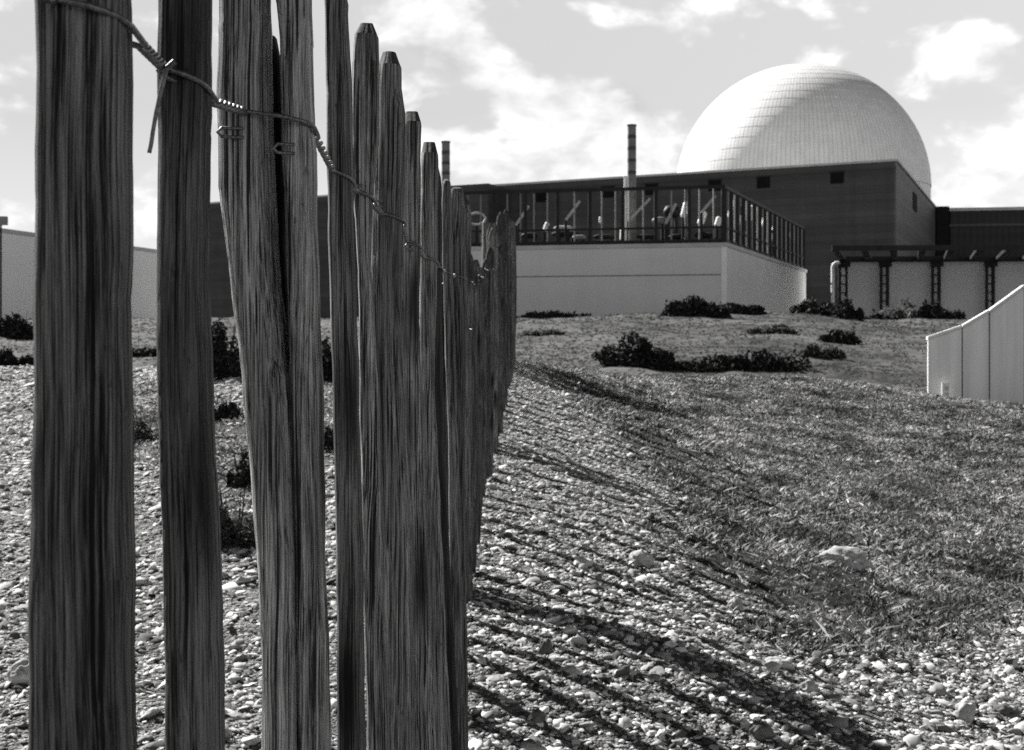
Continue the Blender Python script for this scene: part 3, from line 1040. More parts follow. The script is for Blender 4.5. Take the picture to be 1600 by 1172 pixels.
bush('scrub_bush', 'broad black bush at the bottom of the mound below the pale block', 'bush', GB, 1180, 588, 130, 42, 38.5, 4200, seed=7, deep=0.5, blobs=9)
bush('scrub_bush', 'straggly greyer bush on the slope beyond the broad black bush', 'bush', GB, 1285, 562, 62, 34, 44, 1300, 'leafp', seed=8)
bush('scrub_bush', 'dark bush in the gap between pale block and pipe rack', 'bush', GB, 1283, 510, 70, 34, 96, 2600, seed=9)
bush('scrub_bush', 'rounded dark bush under the white pipe of the rack', 'bush', GB, 1322, 522, 46, 40, 92, 2400, seed=10)
bush('scrub_bush', 'low dark bush under the first bay of the pipe rack', 'bush', GB, 1372, 510, 56, 20, 118, 1800, seed=11)
bush('leafy_bush', 'open leafy bush showing the pale wall through its middle', 'bush', GB, 1412, 509, 72, 42, 118, 520, 'leafp', leaf_px=5, seed=12)
bush('scrub_bush', 'upright dark bush at the foot of a rack column', 'bush', GB, 1460, 509, 46, 40, 118, 1800, seed=13)
bush('scrub_bush', 'small scraggy bush beside the sloping concrete wall', 'bush', GB, 1490, 509, 36, 26, 118, 900, seed=14)
bush('scrub_bush', 'dark hedge-like bush in front of the long pale shed', 'bush', GB, 18, 527, 100, 40, None, 4200, seed=15, deep=0.5, blobs=9)
bush('scrub_bush', 'scruffy grey tussock on the bank next to the fence tops', 'bush', GB, 842, 524, 60, 12, None, 1500, 'leafp', seed=31)
bush('scrub_bush', 'grey scrub on top of the mound between block corner and ditch', 'bush', GB, 1205, 520, 80, 14, None, 1600, 'leafp', seed=32, deep=0.4)
bush('scrub_bush', 'dark scrub filling the end of the gap beside the pipe rack', 'bush', GB, 1255, 506, 60, 14, 104, 1800, seed=33)
bush('scrub_bush', 'ragged dark bush on the right shoulder of the mound', 'bush', GB, 1310, 536, 50, 20, None, 1500, seed=34)
bush('scrub_bush', 'low spreading bush behind the tall ragged one by the ditch', 'bush', GB, 965, 560, 70, 18, None, 1800, seed=35)
bush('weed_clump', 'round black weed clump on the shingle crest under the shed', 'weed', GW, 13, 571, 28, 22, None, 1100, seed=16)
bush('weed_clump', 'second round black weed clump, beside the wide fence stake', 'weed', GW, 44, 573, 30, 20, None, 1100, seed=17)
bush('scrub_bush', 'low dark bush seen between the two stoutest stakes', 'bush', GB, 222, 556, 70, 16, None, 2200, seed=18)
bush('scrub_bush', 'large black bush between the second stake and the split stake', 'bush', GB, 342, 592, 84, 84, None, 5200, seed=19, deep=0.6, blobs=10)
bush('weed_clump', 'dark weed clump just below the large black bush', 'weed', GW, 352, 656, 60, 38, None, 1500, leaf_px=3.5, seed=20)
bush('weed_clump', 'tall tangled weed standing beside the split stake', 'weed', GW, 366, 855, 100, 74, None, 3600, 'leafp', leaf_px=4, seed=21)
bush('weed_clump', 'dark middle weed between the tall tangled weed and the bush', 'weed', GW, 385, 760, 60, 44, None, 1600, leaf_px=4, seed=22)
bush('scrub_bush', 'narrow glimpse of a dark bush right of the split stake', 'bush', GB, 507, 600, 60, 80, None, 3000, seed=23)
bush('weed_clump', 'small dark weed in the slot right of the split stake', 'weed', GW, 510, 705, 40, 40, None, 900, leaf_px=4, seed=24)
bush('weed_clump', 'sparse grey weed on shingle between the two stoutest stakes', 'weed', GW, 220, 690, 70, 46, None, 800, 'leafp', leaf_px=4, seed=25)

# ------------------------------------------------------------------ single rocks that stand out
def rock(name, label, px, py, wpx, hpx, mat, seed, group='stones that stand out on the shingle', flat=1.0, cat='stone'):
    g = hit(px, py)
    rg = random.Random(seed)
    w = wpx / F * g.y * 0.5; h = hpx / F * g.y * flat
    bm = bmesh.new()
    bmesh.ops.create_icosphere(bm, subdivisions=4, radius=1.0)
    o1 = Vector((seed * 3.1, seed * 1.7, 0))
    from mathutils import noise as mn
    for v in bm.verts:
        c = v.co.copy()
        d = 1 + 0.5 * mn.noise(c * 0.9 + o1) - 0.42 * abs(mn.noise(c * 1.7 + o1)) + 0.14 * mn.noise(c * 3.6 + o1) + 0.07 * mn.noise(c * 9 + o1)
        v.co = Vector((c.x * d * w, c.y * d * w * 0.8, c.z * d * h * 0.75 + h * 0.22))
    me = D.meshes.new(name); bm.to_mesh(me); bm.free()
    me.polygons.foreach_set('use_smooth', [True] * len(me.polygons))
    me.materials.append(M[mat])
    o = D.objects.new(name, me); COL.objects.link(o)
    o.location = g; o.rotation_euler = (0, 0, rg.uniform(-0.4, 0.4))
    return tag(o, label, cat, group)
rock('moss_mound', 'pale bleached hummock in the middle of the grassy hollow', 1312, 888, 96, 30, 'moss', 2, None, cat='mound')
rock('stone', 'smooth round grey stone in shade at the edge of the turf', 1149, 950, 24, 18, 'rock', 3)
rock('stone', 'long pale flat stone where turf meets shingle', 1216, 1042, 44, 16, 'rock', 4)
rock('stone', 'angular pale stone below the long flat stone', 1262, 1082, 34, 20, 'rock', 5)
rock('stone', 'large blocky stone with a dark shaded side', 1506, 1124, 46, 28, 'rock', 6)
rock('stone', 'dark slab of stone by the corner of the shingle', 1572, 1118, 40, 16, 'rockdark', 7)
rock('stone', 'pale flat stone among the fence shadows', 1004, 880, 40, 20, 'rock', 8)
rock('stone', 'bright little stone lying in the upper post shadow', 1047, 666, 15, 8, 'rock', 9)
rock('stone', 'half-dark rock beside the foot of the widest stake', 36, 1066, 46, 32, 'rock', 10)
rock('stone', 'dark stone on pale grit at the bottom of the shingle', 1190, 1150, 40, 26, 'rockdark', 11)
rock('stone', 'dark round pebble between the lower fence shadows', 852, 1022, 26, 22, 'rockdark', 12)
rock('stone', 'dark round pebble nearest the foot of the fence', 840, 1128, 24, 20, 'rockdark', 13)

# ------------------------------------------------------------------ buildings
def uv(o, u, v, a, b):
    return (o[0] + u[0] * a + v[0] * b, o[1] + u[1] * a + v[1] * b)
def nrm(a):
    l = math.hypot(*a)
    return (a[0] / l, a[1] / l)
PL = 1.8   # level of the platform the station stands on

# turbine hall
C0 = (54.0, 200.0)
HU = nrm((-110, 61)); HV = nrm((28, 74))
HL = 126.5; HD = 79.0
ZT = 288 / F * 200
def huv(a, b):
    return uv(C0, HU, HV, a, b)
hall = thing('turbine_hall', 'long dark clad hall with square openings under its roof edge', 'building', (C0[0], C0[1], PL))
def slab(par, name, mat, a0, a1, b0, b1, z0, z1, fr=huv):
    return MB().prism([fr(a0, b0), fr(a1, b0), fr(a1, b1), fr(a0, b1)], z0, z1).build(name, mat, par)
# same cladding; the end wall's weaker shade is put into a lighter colour
slab(hall, 'front_wall', M['hall'], 0.25, HL, 0.0, 0.5, PL - 1, ZT)
slab(hall, 'end_wall', M['hallend'], 0.0, 0.25, 0.0, HD, PL - 1, ZT)
slab(hall, 'rear_body', M['hall'], 0.26, HL, 0.51, HD, PL - 1, ZT - 0.3)
slab(hall, 'roof_edge', M['coping'], -0.25, HL + 0.2, -0.22, HD + 0.2, ZT + 0.005, ZT + 0.32)  # pale strip: bright sky halo along the roof put into the colour
slab(hall, 'stair_bay', M['hall'], 63.2, 88, -7.0, -0.005, PL - 1, ZT - 0.35)
def hall_a(px):
    """distance along the front wall seen at this photo column"""
    t = (px - 800) / F
    return (C0[0] - t * C0[1]) / (t * HU[1] - HU[0])
for px in (847, 950, 1018, 1117, 1193, 1308):
    a = hall_a(px)
    p = huv(a, 0)
    s = 17.0 / F * p[1] * 0.5
    zc = ZT - 20.5 / F * p[1]
    sa = s / 0.80
    f_ = MB().prism([huv(a - sa, -0.10), huv(a + sa, -0.10), huv(a + sa, -0.004), huv(a - sa, -0.004)], zc - s, zc + s).build('vent', M['vent'], hall)
    fr = MB()
    fr.prism([huv(a - sa - 0.15, -0.16), huv(a + sa + 0.15, -0.16), huv(a + sa + 0.15, -0.104), huv(a - sa - 0.15, -0.104)], zc + s, zc + s + 0.18)
    fr.build('lintel', M['steel'], f_)
b_ = 26
MB().prism([huv(-0.1, b_), huv(-0.004, b_), huv(-0.004, b_ + 7), huv(-0.1, b_ + 7)], ZT - 4.4, ZT - 1.6).build('vent', M['vent'], hall)
for b_ in (60, 64, 68):
    MB().prism([huv(-0.5, b_), huv(-0.005, b_), huv(-0.005, b_ + 1.2), huv(-0.5, b_ + 1.2)], PL - 1, PL + 12).build('duct', M['rod'], hall)

# reactor dome
DC = Vector((452 / F * 330, 330.0, 242 / F * 330)); DR = 195 / F * 330
dome = thing('reactor_dome', 'huge white panelled dome rising behind the dark hall', 'dome', (DC.x, DC.y, PL))
prof = []
NB = 19
for i in range(NB):
    a0 = math.pi / 2 * i / NB; a1 = math.pi / 2 * (i + 1) / NB
    for s in (0.0, 0.35, 0.7, 1.0):
        a = a0 + (a1 - a0) * s
        prof.append(((DR + 0.035 * (1 - s)) * math.cos(a), (DR + 0.035 * (1 - s)) * math.sin(a)))
SEG = 180
dv = []; df = []
for r, z in prof:
    for s in range(SEG):
        t = 2 * math.pi * s / SEG
        dv.append((r * math.cos(t), r * math.sin(t), z))
for i in range(len(prof) - 1):
    for s in range(SEG):
        df.append((i * SEG + s, i * SEG + (s + 1) % SEG, (i + 1) * SEG + (s + 1) % SEG, (i + 1) * SEG + s))
obj('dome_shell', dv, df, M['dome'], dome, (0, 0, DC.z - PL), False)
mb = MB()
mb.tube([(DC.x, DC.y, PL - 1), (DC.x, DC.y, DC.z - 0.02)], DR - 0.1, 120)
mb.build('drum_wall', M['dome'], dome, False)

# low dark building right of the hall
lowb = thing('low_hall', 'low dark flat-roofed building joined to the end of the long hall', 'building', (84, 276, PL))
P0 = at(1485, 330, 268); P1 = at(1800, 331, 262)
ub = nrm((P1.x - P0.x, P1.y - P0.y)); vb_ = (-ub[1], ub[0])
def luv(a, b):
    return uv((P0.x, P0.y), ub, vb_, a, b)
zl = P0.z
MB().prism([luv(0, 0), luv(38, 0), luv(38, 30), luv(0, 30)], PL - 1, zl).build('wall', M['low'], lowb)
MB().prism([luv(-0.2, -0.3), luv(38.2, -0.3), luv(38.2, 30.2), luv(-0.2, 30.2)], zl + 0.005, zl + 0.6).build('roof_edge', M['coping'], lowb)
MB().prism([luv(-2.6, -0.4), luv(-0.25, -0.4), luv(-0.25, 6), luv(-2.6, 6)], PL - 1, zl + 0.9).build('recess_shade', M['recess'], lowb)  # solid near-black box stands in for the shade of a recess
MB().prism([luv(-0.2, -0.25), luv(38, -0.25), luv(38, -0.01), luv(-0.2, -0.01)], zl - 2.9, zl - 2.5).build('string_course', M['hallend'], lowb)

# pale plant block with screened roof
B0 = (18.1, 120.0); BU = nrm((-17.5, 4)); BV = nrm((15.6, 43))
BL = 28.0; BD = 45.7; BZ = 161 / F * 120
def buv(a, b):
    return uv(B0, BU, BV, a, b)
block = thing('plant_block', 'pale windowless block carrying a dark screened roof deck', 'building', (B0[0], B0[1], PL))
slab(block, 'wall', M['box'], 0, BL, 0, BD, PL - 1.2, BZ - 0.35, buv)
slab(block, 'coping', M['coping'], -0.12, BL + 0.12, -0.12, BD + 0.12, BZ - 0.345, BZ, buv)
slab(block, 'corner_highlight', M['white'], -0.03, 0.42, -0.03, -0.002, PL - 1.1, BZ - 0.36, buv)  # white strip paints the highlight along the block's corner
zj = (HZ - 429) / F * 120
slab(block, 'joint_strip', M['stack'], 0.5, BL, -0.02, -0.003, zj - 0.05, zj + 0.05, buv)
slab(block, 'roof_deck', M['steel'], 0.3, BL - 0.3, 0.3, BD - 0.3, BZ + 0.004, BZ + 0.12, buv)

SZ = BZ + 88 / F * 120     # top of the screen
screen = thing('roof_screen', 'dark steel post and rail screen round the roof of the pale block', 'screen', (B0[0], B0[1], BZ))
ins = 0.25
def rail(z, h, w, nm='rail', mat='steel'):
    for a, b in (((ins, ins), (BL - ins, ins)), ((ins, ins), (ins, BD - ins))):
        p = buv(*a); q = buv(*b)
        MB().bar((p[0], p[1], z), (q[0], q[1], z), w, h).build(nm, M[mat], screen)
rail(SZ, 0.28, 0.2)
rail(BZ + 1.35, 0.16, 0.16)
rail(BZ + 0.22, 0.22, 0.2)
pz = (BZ + 0.01, SZ - 0.145)
fa = [ins + 0.02] + [2.85 * i + 0.35 for i in range(1, 10)]
for i, a in enumerate(fa):
    p = buv(a, ins)
    MB().bar((p[0], p[1], pz[0]), (p[0], p[1], pz[1]), 0.30 if i else 0.42, 0.30 if i else 0.42).build('post', M['steel'], screen)
for i in range(1, 17):
    b = ins + (BD - 2 * ins) * i / 16
    p = buv(ins, b)
    MB().bar((p[0], p[1], pz[0]), (p[0], p[1], pz[1]), 0.34, 0.34).build('post', M['steel'], screen)
for i in range(22):
    a = 1.2 + i * 1.2
    if min(abs(a - q) for q in fa) < 0.35:
        continue
    p = buv(a, ins + 0.35)
    MB().bar((p[0], p[1], BZ + 0.13), (p[0], p[1], SZ - 0.05), 0.2, 0.12).build('rod', M['rod'], screen)
for i in range(1, 24):
    b = ins + (BD - 2 * ins) * (i + 0.45) / 24
    p = buv(ins + 0.35, b)
    MB().bar((p[0], p[1], BZ + 0.13), (p[0], p[1], SZ - 0.05), 0.16, 0.14).build('rod', M['rod'], screen)

# things standing on the roof deck behind the screen
def b_at(px, py, back):
    """a point on the roof, 'back' metres behind the screen of the front edge, at this photo direction"""
    Yq = 120 + 0.0 * px
    for _ in range(6):
        x = (px - 800) / F * Yq
        a = (x - B0[0] - BV[0] * back) / BU[0]
        Yq = B0[1] + BU[1] * a + BV[1] * back
    return at(px, py, Yq)
DK = BZ + 0.12
def insulator(px, py, lpx, rpx, tilt, label, back=2.2, P=None):
    c = P if P is not None else b_at(px, py, back)
    s = c.y / F
    d = Vector((math.sin(tilt), 0.15, math.cos(tilt)))
    l = lpx * s * 0.55; r = rpx * s * 0.58
    base = Vector((c.x - math.sin(tilt) * l, c.y, DK))
    t = thing('bushing', label, 'insulator', base, 'white insulators on the roof deck')
    pts = []; rr = []
    for q in range(13):
        e = -1 + 2 * q / 12
        pts.append(c + d * (l * e)); rr.append(r * (0.92 if q % 2 else 1.08) * (0.6 if q in (0, 12) else 1))
    MB().tube(pts, rr, 14).build('insulator', M['white'], t, True)
    foot = c - d * l
    MB().bar((foot.x, foot.y, DK), (foot.x, foot.y, foot.z + 0.02), 0.22).build('stand', M['steel'], t)
insulator(853, 355, 14, 6, 0.35, 'short white tilted insulator next to the fence tops')
insulator(938, 344, 9, 4, 0.0, 'tiny upright white insulator beside the white pole')
insulator(972, 367, 16, 6, 0.05, 'white insulator at the foot of the white pole')
insulator(1070, 328, 23, 8, 0.25, 'highest long white insulator before the screen corner')
insulator(1097, 341, 20, 9, 0.3, 'middle one of three white insulators before the corner')
insulator(1122, 347, 15, 8, 0.3, 'lowest of three white insulators before the corner')
def side_at(px, py, inn):
    Yq = 140.0
    for _ in range(30):
        x = (px - 800) / F * Yq
        b = (x - B0[0] - BU[0] * inn) / BV[0]
        Yq = 0.5 * Yq + 0.5 * (B0[1] + BU[1] * inn + BV[1] * b)
    return at(px, py, Yq)
def side_pt(frac, inn, py):
    p = buv(inn, BD * frac)
    return Vector((p[0], p[1], (HZ - py) / F * p[1]))
for fr, py, l, lab in ((0.20, 326, 26, 'first tall white insulator round the screen corner'), (0.42, 333, 22, 'second tall white insulator round the screen corner'), (0.58, 345, 18, 'third white insulator along the side of the roof'),
                       (0.72, 352, 16, 'fourth white insulator along the side of the roof'), (0.90, 372, 18, 'end white insulator at the far end of the roof'), (0.28, 344, 14, 'short white insulator between the two tall side ones'), (0.66, 371, 12, 'low white insulator near the side rail')):
    insulator(0, 0, l, 6, 0.2, lab, P=side_pt(fr, 1.4, py))
def strut(p, q, label, w=0.2):
    a = b_at(*p, 1.6); b = b_at(*q, 1.6)
    t = thing('brace_strut', label, 'strut', (a.x, a.y, DK), 'slanting grey struts on the roof deck')
    MB().bar(a, b, w, w).build('strut_bar', M['strut'], t)
    MB().bar((a.x, a.y, DK), (a.x, a.y, a.z), 0.2).build('strut_foot', M['steel'], t)
strut((884, 344), (906, 314), 'slanting grey strut closest to the fence tops')
strut((982, 346), (1016, 310), 'longest slanting grey strut just past the white pole')
strut((1096, 332), (1118, 306), 'slanting grey strut before the screen corner')
def tank(px, py, wpx, hpx, label, mat='steel', back=4.0, ring=False):
    c = b_at(px, py, back)
    s = c.y / F
    t = thing('roof_tank', label, 'tank', (c.x, c.y, DK), 'tanks and bases on the roof deck')
    w = wpx * s / 2; h = hpx * s
    mb = MB()
    pts = []; rr = []
    for q in range(9):
        a = -1 + 2 * q / 8
        pts.append(Vector((c.x + a * w, c.y, c.z))); rr.append(h * 0.5 * math.sqrt(max(0.08, 1 - (abs(a) ** 4))))
    mb.tube(pts, rr, 16)
    mb.build('tank_shell', M[mat], t, True)
    for sx in (-0.5, 0.5):
        MB().bar((c.x + sx * w, c.y, DK), (c.x + sx * w, c.y, c.z - h * 0.3), 0.3).build('leg', M['steel'], t)
tank(1050, 331, 26, 20, 'rounded dark tank near the screen corner')
tank(884, 366, 44, 10, 'long low dark tank on the roof')
tank(945, 370, 36, 8, 'low dark tank beside the white pole', 'steel', 3.0)
tank(1010, 370, 30, 8, 'low dark tank past the white pole', 'steel', 3.0)
tank(1062, 370, 34, 9, 'low dark tank below the rounded tank', 'steel', 3.0)
tank(880, 357, 30, 9, 'small greyish tank topping the long low tank', 'strut', 3.0)
tank(828, 368, 26, 9, 'low dark tank on the roof by the fence tops', 'steel', 2.4)
tank(1100, 368, 30, 10, 'low dark tank at the screen corner', 'steel', 2.4)
tank(1030, 345, 22, 12, 'greyish upright tank between flue and rounded tank', 'rod', 5.0)
tank(905, 371, 22, 8, 'small grey tank at the rail past the long low tank', 'rod', 1.6)
strut((806, 352), (826, 322), 'slanting grey strut right over the fence tops')
strut((1040, 350), (1056, 318), 'slanting grey strut behind the rounded tank')
# coiled ring on the roof seen over the broken palings
c = b_at(745, 342, 3.0)
ringt = thing('hose_reel', 'oval grey hoop standing on the roof over the broken palings', 'hoop', (c.x, c.y, DK))
MB().tube([c + Vector((math.cos(a) * 0.78, 0.2 * math.sin(a), math.sin(a) * 0.55)) for a in np.linspace(0, 2 * math.pi, 28)], 0.10, 8).build('hoop', M['strut'], ringt, True)
MB().bar((c.x, c.y, DK), (c.x, c.y, c.z - 0.5), 0.2).build('stand', M['steel'], ringt)

# flues
def flue(px0, px1, pytop, back, label, bands, base=None):
    c = b_at((px0 + px1) / 2, pytop, back)
    r = (px1 - px0) / 2 / F * c.y
    t = thing('flue_stack', label, 'chimney', (c.x, c.y, DK), 'flues rising from the roof deck')
    MB().tube([(c.x, c.y, DK), (c.x, c.y, c.z - 0.3), (c.x, c.y, c.z)], r, 24).build('pipe', M['stack'], t, True)
    for b in bands:
        z = (HZ - b) / F * c.y
        MB().tube([(c.x, c.y, z - 0.16), (c.x, c.y, z + 0.16)], r * 1.03, 24).build('band', M['stackband'], t, True)
    MB().tube([(c.x, c.y, c.z + 0.004), (c.x, c.y, c.z + 0.12)], r * 1.12, 24).build('cap', M['stackband'], t, True)
    return t
flue(980.5, 994, 197, 2.8, 'tall banded flue rising above the dark hall roof', (214, 232, 251, 270))
flue(690, 703, 223, 4.0, 'shorter banded flue beside the palings', (239, 255, 271))
pp = b_at(977, 277, 1.2)
pole = thing('white_pole', 'thin white pole in front of the tall flue', 'pole', (pp.x, pp.y, DK))
MB().tube([(pp.x, pp.y, DK), (pp.x, pp.y, pp.z)], 0.13, 12).build('mast', M['whitep'], pole, True)
MB().tube([(pp.x, pp.y, pp.z + 0.003), (pp.x, pp.y, pp.z + 0.1)], 0.17, 12).build('mast_cap', M['whitep'], pole, True)

# pale shed at the far left
shed = thing('pale_shed', 'long pale windowless shed beyond the widest stakes', 'building', (-35.8, 100, PL))
S0 = at(4, 357, 100); S1 = at(250, 391, 122.5)
su = nrm((S1.x - S0.x, S1.y - S0.y)); sv = (-su[1], su[0])
def suv(a, b):
    return uv((S0.x, S0.y), su, sv, a, b)
slen = math.hypot(S1.x - S0.x, S1.y - S0.y)
MB().prism([suv(0, 0), suv(slen, 0), suv(slen, 18), suv(0, 18)], PL - 1.2, S0.z - 0.3).build('wall', M['pale'], shed)
MB().prism([suv(-0.1, -0.1), suv(slen + 0.1, -0.1), suv(slen + 0.1, 18.1), suv(-0.1, 18.1)], S0.z - 0.295, S0.z).build('roof_edge', M['coping'], shed)
# lamp mast by the picture edge
lp = at(1.2, 480, 60)
lz = gh(lp.x, 60)
lamp = thing('lamp_mast', 'grey floodlight mast in front of the pale shed', 'lamp', (lp.x, 60, lz))
MB().tube([(lp.x, 60, lz - 0.1), (lp.x, 60, at(0, 352, 60).z)], 0.045, 10).build('mast', M['steel'], lamp, True)
h0 = at(-14, 345, 60); h1 = at(11, 345, 60)
MB().bar(h0, h1, 0.25, 0.36).build('lamp_head', M['rod'], lamp)

# pipe rack with pale walls behind
rack_b = thing('walled_store', 'pale walled building behind the dark steel rack', 'building', (36, 160, PL))
RZ = 152.5 / F * 140
G0 = at(1306, 409, 159.2); G1 = at(1760, 407, 157.5)
gu = nrm((G1.x - G0.x, G1.y - G0.y)); gv_ = HV
def guv(a, b):
    return uv((G0.x, G0.y), gu, gv_, a, b)
GL = math.hypot(G1.x - G0.x, G1.y - G0.y)
zg_ = G0.z
MB().prism([guv(0.3, 0), guv(GL, 0), guv(GL, 14), guv(0.3, 14)], PL - 1.2, zg_).build('wall', M['box'], rack_b)
MB().prism([guv(0.2, -0.1), guv(GL, -0.1), guv(GL, 14.1), guv(0.2, 14.1)], zg_ + 0.004, zg_ + 0.3).build('roof_edge', M['steel'], rack_b)
rack = thing('pipe_rack', 'dark open steel rack on lattice columns with slanting roof frame', 'rack', (G0.x, G0.y - 1, PL))
yb = -0.9
zf = RZ
def near_edge(a):
    """front end of a cross beam (the frame runs out toward the viewer, skewed)"""
    q = guv(a, yb)
    return (q[0] - 5.0, q[1] - 18.0)
def rp_(a, z):
    q = guv(a, yb); return Vector((q[0], q[1], z))
MB().bar(rp_(0.6, zf), rp_(GL, zf), 0.7, 0.6).build('eaves_beam', M['steel'], rack)
q0 = near_edge(0.6); q1 = near_edge(GL)
MB().bar((q0[0], q0[1], zf), (q1[0], q1[1], zf), 0.5, 0.5).build('outer_beam', M['steel'], rack)
cols = [1.1, 5.65, 11.3, 17.2, 23.0]
for i in range(11):
    a = 0.9 + i * 2.85
    if a > GL:
        break
    q = near_edge(a); e = rp_(a, zf)
    MB().bar((q[0], q[1], zf + 0.02), (e.x, e.y, zf + 0.02), 0.7, 0.36).build('cross_beam', M['steel'], rack)
for a in cols:
    mb = MB()
    for da in (-0.55, 0.15):
        mb.bar(rp_(a + da, PL - 0.6), rp_(a + da, zf - 0.26), 0.16 if da < 0 else 0.40, 0.3)
    z = PL + 0.3
    while z < zf - 0.5:
        mb.bar(rp_(a - 0.55, z), rp_(a + 0.15, z), 0.12, 0.14); z += 0.95
    mb.bar(rp_(a - 0.8, zf - 0.55), rp_(a + 0.6, zf - 0.55), 0.5, 0.6)
    mb.build('column', M['steel'], rack)
wp = guv(-0.15, -1.3)
down = thing('white_pipe', 'thick white downpipe at the end of the dark rack', 'pipe', (wp[0], wp[1], PL))
MB().tube([(wp[0], wp[1], PL - 0.5), (wp[0], wp[1], zf - 0.9), (wp[0] + 0.05, wp[1], zf - 0.65), (wp[0] + 0.3, wp[1], zf - 0.45), (wp[0] + 0.75, wp[1], zf - 0.42)], 0.2, 14).build('pipe_run', M['white'], down, True)
MB().tube([(wp[0], wp[1], PL + 2.4), (wp[0], wp[1], PL + 2.65)], 0.34, 14).build('collar', M['white'], down, True)

# concrete wall of slabs climbing to the right
cw = thing('concrete_wall', 'pale concrete slab wall whose sloping top climbs away from the grass', 'wall', (8.4, 28.5, -1.3))
def wpt(px, Yq):
    return ((px - 800) / F * Yq, Yq)
edges = [(1449, 28.8, 526), (1503.5, 28.5, 508), (1546, 28.3, 484), (1601, 28.0, 445), (1668, 27.7, 430), (1740, 27.4, 420)]
for (pa, ya, ta), (pb, yb2, tb) in zip(edges[:-1], edges[1:]):
    a = wpt(pa + 1.0, ya); b = wpt(pb - 1.0, yb2)
    foot = [a, b, (b[0] + 0.12, b[1] + 0.45), (a[0] + 0.12, a[1] + 0.45)]
    za = (HZ - ta - 5) / F * ya; zb = (HZ - tb - 5) / F * yb2
    s = MB().prism(foot, -1.9, [za, zb, zb, za]).build('slab', M['concrete'], cw)
    a = wpt(pa + 0.6, ya - 0.05); b = wpt(pb - 0.6, yb2 - 0.05)
    foot = [a, b, (b[0] + 0.13, b[1] + 0.55), (a[0] + 0.13, a[1] + 0.55)]
    MB().prism(foot, [za + 0.003, zb + 0.003, zb + 0.003, za + 0.003], [za + 0.065, zb + 0.065, zb + 0.065, za + 0.065]).build('coping', M['conc2'], s)
for q in (1, 2, 3):
    a = wpt(edges[q][0] - 1.1, edges[q][1] + 0.06); b = wpt(edges[q][0] + 1.1, edges[q][1] + 0.06)
    MB().prism([a, b, (b[0], b[1] + 0.3), (a[0], a[1] + 0.3)], -1.9, (HZ - edges[q][2] - 5) / F * edges[q][1] - 0.02).build('joint', M['stack'], cw)
# small white plate with two grey panes on the wall
sp = at(1476, 612, 28.55)
sign = thing('wall_sign', 'small white plate with grey squares on the concrete wall', 'sign', (sp.x, sp.y - 0.05, sp.z))
s_ = 28.55 / F
MB().bar(sp + Vector((0, -0.06, 14 * s_)), sp + Vector((0, -0.06, -14 * s_)), 12 * s_, 0.03, up=(0, 1, 0)).build('plate', M['white'], sign)
for dz in (5.5, -4.5):
    MB().bar(sp + Vector((1.5 * s_, -0.082, (dz + 3) * s_)), sp + Vector((1.5 * s_, -0.082, (dz - 3) * s_)), 5 * s_, 0.012, up=(0, 1, 0)).build('square', M['coping'], sign)

# ------------------------------------------------------------------ daylight
SUN_AZ = math.radians(-43.0)     # from +Y toward +X
SUN_EL = math.radians(38.0)
sd = Vector((math.sin(SUN_AZ) * math.cos(SUN_EL), math.cos(SUN_AZ) * math.cos(SUN_EL), math.sin(SUN_EL)))
ld = D.lights.new('sun', 'SUN')
ld.energy = 5.0
ld.angle = math.radians(0.5)
ld.color = (1.0, 0.99, 0.97)
lo = D.objects.new('sun', ld); COL.objects.link(lo)
lo.rotation_euler = (-sd).to_track_quat('-Z', 'Y').to_euler()

W = D.worlds.new('World'); SC.world = W
W.use_nodes = True
nt = W.node_tree
nt.nodes.clear()
out = nt.nodes.new('ShaderNodeOutputWorld')
bg = nt.nodes.new('ShaderNodeBackground')
nt.links.new(bg.outputs[0], out.inputs[0])
bg.inputs['Strength'].default_value = 0.1
sky = nt.nodes.new('ShaderNodeTexSky')
sky.sky_type = 'NISHITA'
sky.sun_disc = False
sky.sun_elevation = SUN_EL
sky.sun_rotation = SUN_AZ
sky.air_density = 1.0; sky.dust_density = 1.5; sky.ozone_density = 1.0
sepc = nt.nodes.new('ShaderNodeSeparateColor')
nt.links.new(sky.outputs[0], sepc.inputs[0])
clear = math_(nt, 'ADD', math_(nt, 'MULTIPLY', sepc.outputs[0], 0.75), math_(nt, 'MULTIPLY', sepc.outputs[1], 0.25))
tc = nt.nodes.new('ShaderNodeTexCoord')
G = tc.outputs['Generated']
gs = vscale(nt, G, (1, 1, 1.7))
warp = N(nt, 'ShaderNodeTexNoise')
nt.links.new(gs, warp.inputs['Vector']); warp.inputs['Scale'].default_value = 7.0; warp.inputs['Detail'].default_value = 3
wsub = N(nt, 'ShaderNodeVectorMath', operation='SUBTRACT'); nt.links.new(warp.outputs['Color'], wsub.inputs[0]); wsub.inputs[1].default_value = (0.5, 0.5, 0.5)
wsc = N(nt, 'ShaderNodeVectorMath', operation='SCALE'); nt.links.new(wsub.outputs[0], wsc.inputs[0]); wsc.inputs['Scale'].default_value = 0.05
wad = N(nt, 'ShaderNodeVectorMath', operation='ADD'); nt.links.new(gs, wad.inputs[0]); nt.links.new(wsc.outputs[0], wad.inputs[1])
GW_ = wad.outputs[0]
f1 = noise(nt, GW_, 7.0, 4, 0.5)
f2 = noise(nt, GW_, 20.0, 5, 0.55)
fb = math_(nt, 'ADD', math_(nt, 'MULTIPLY', f1, 0.55), math_(nt, 'MULTIPLY', f2, 0.45))
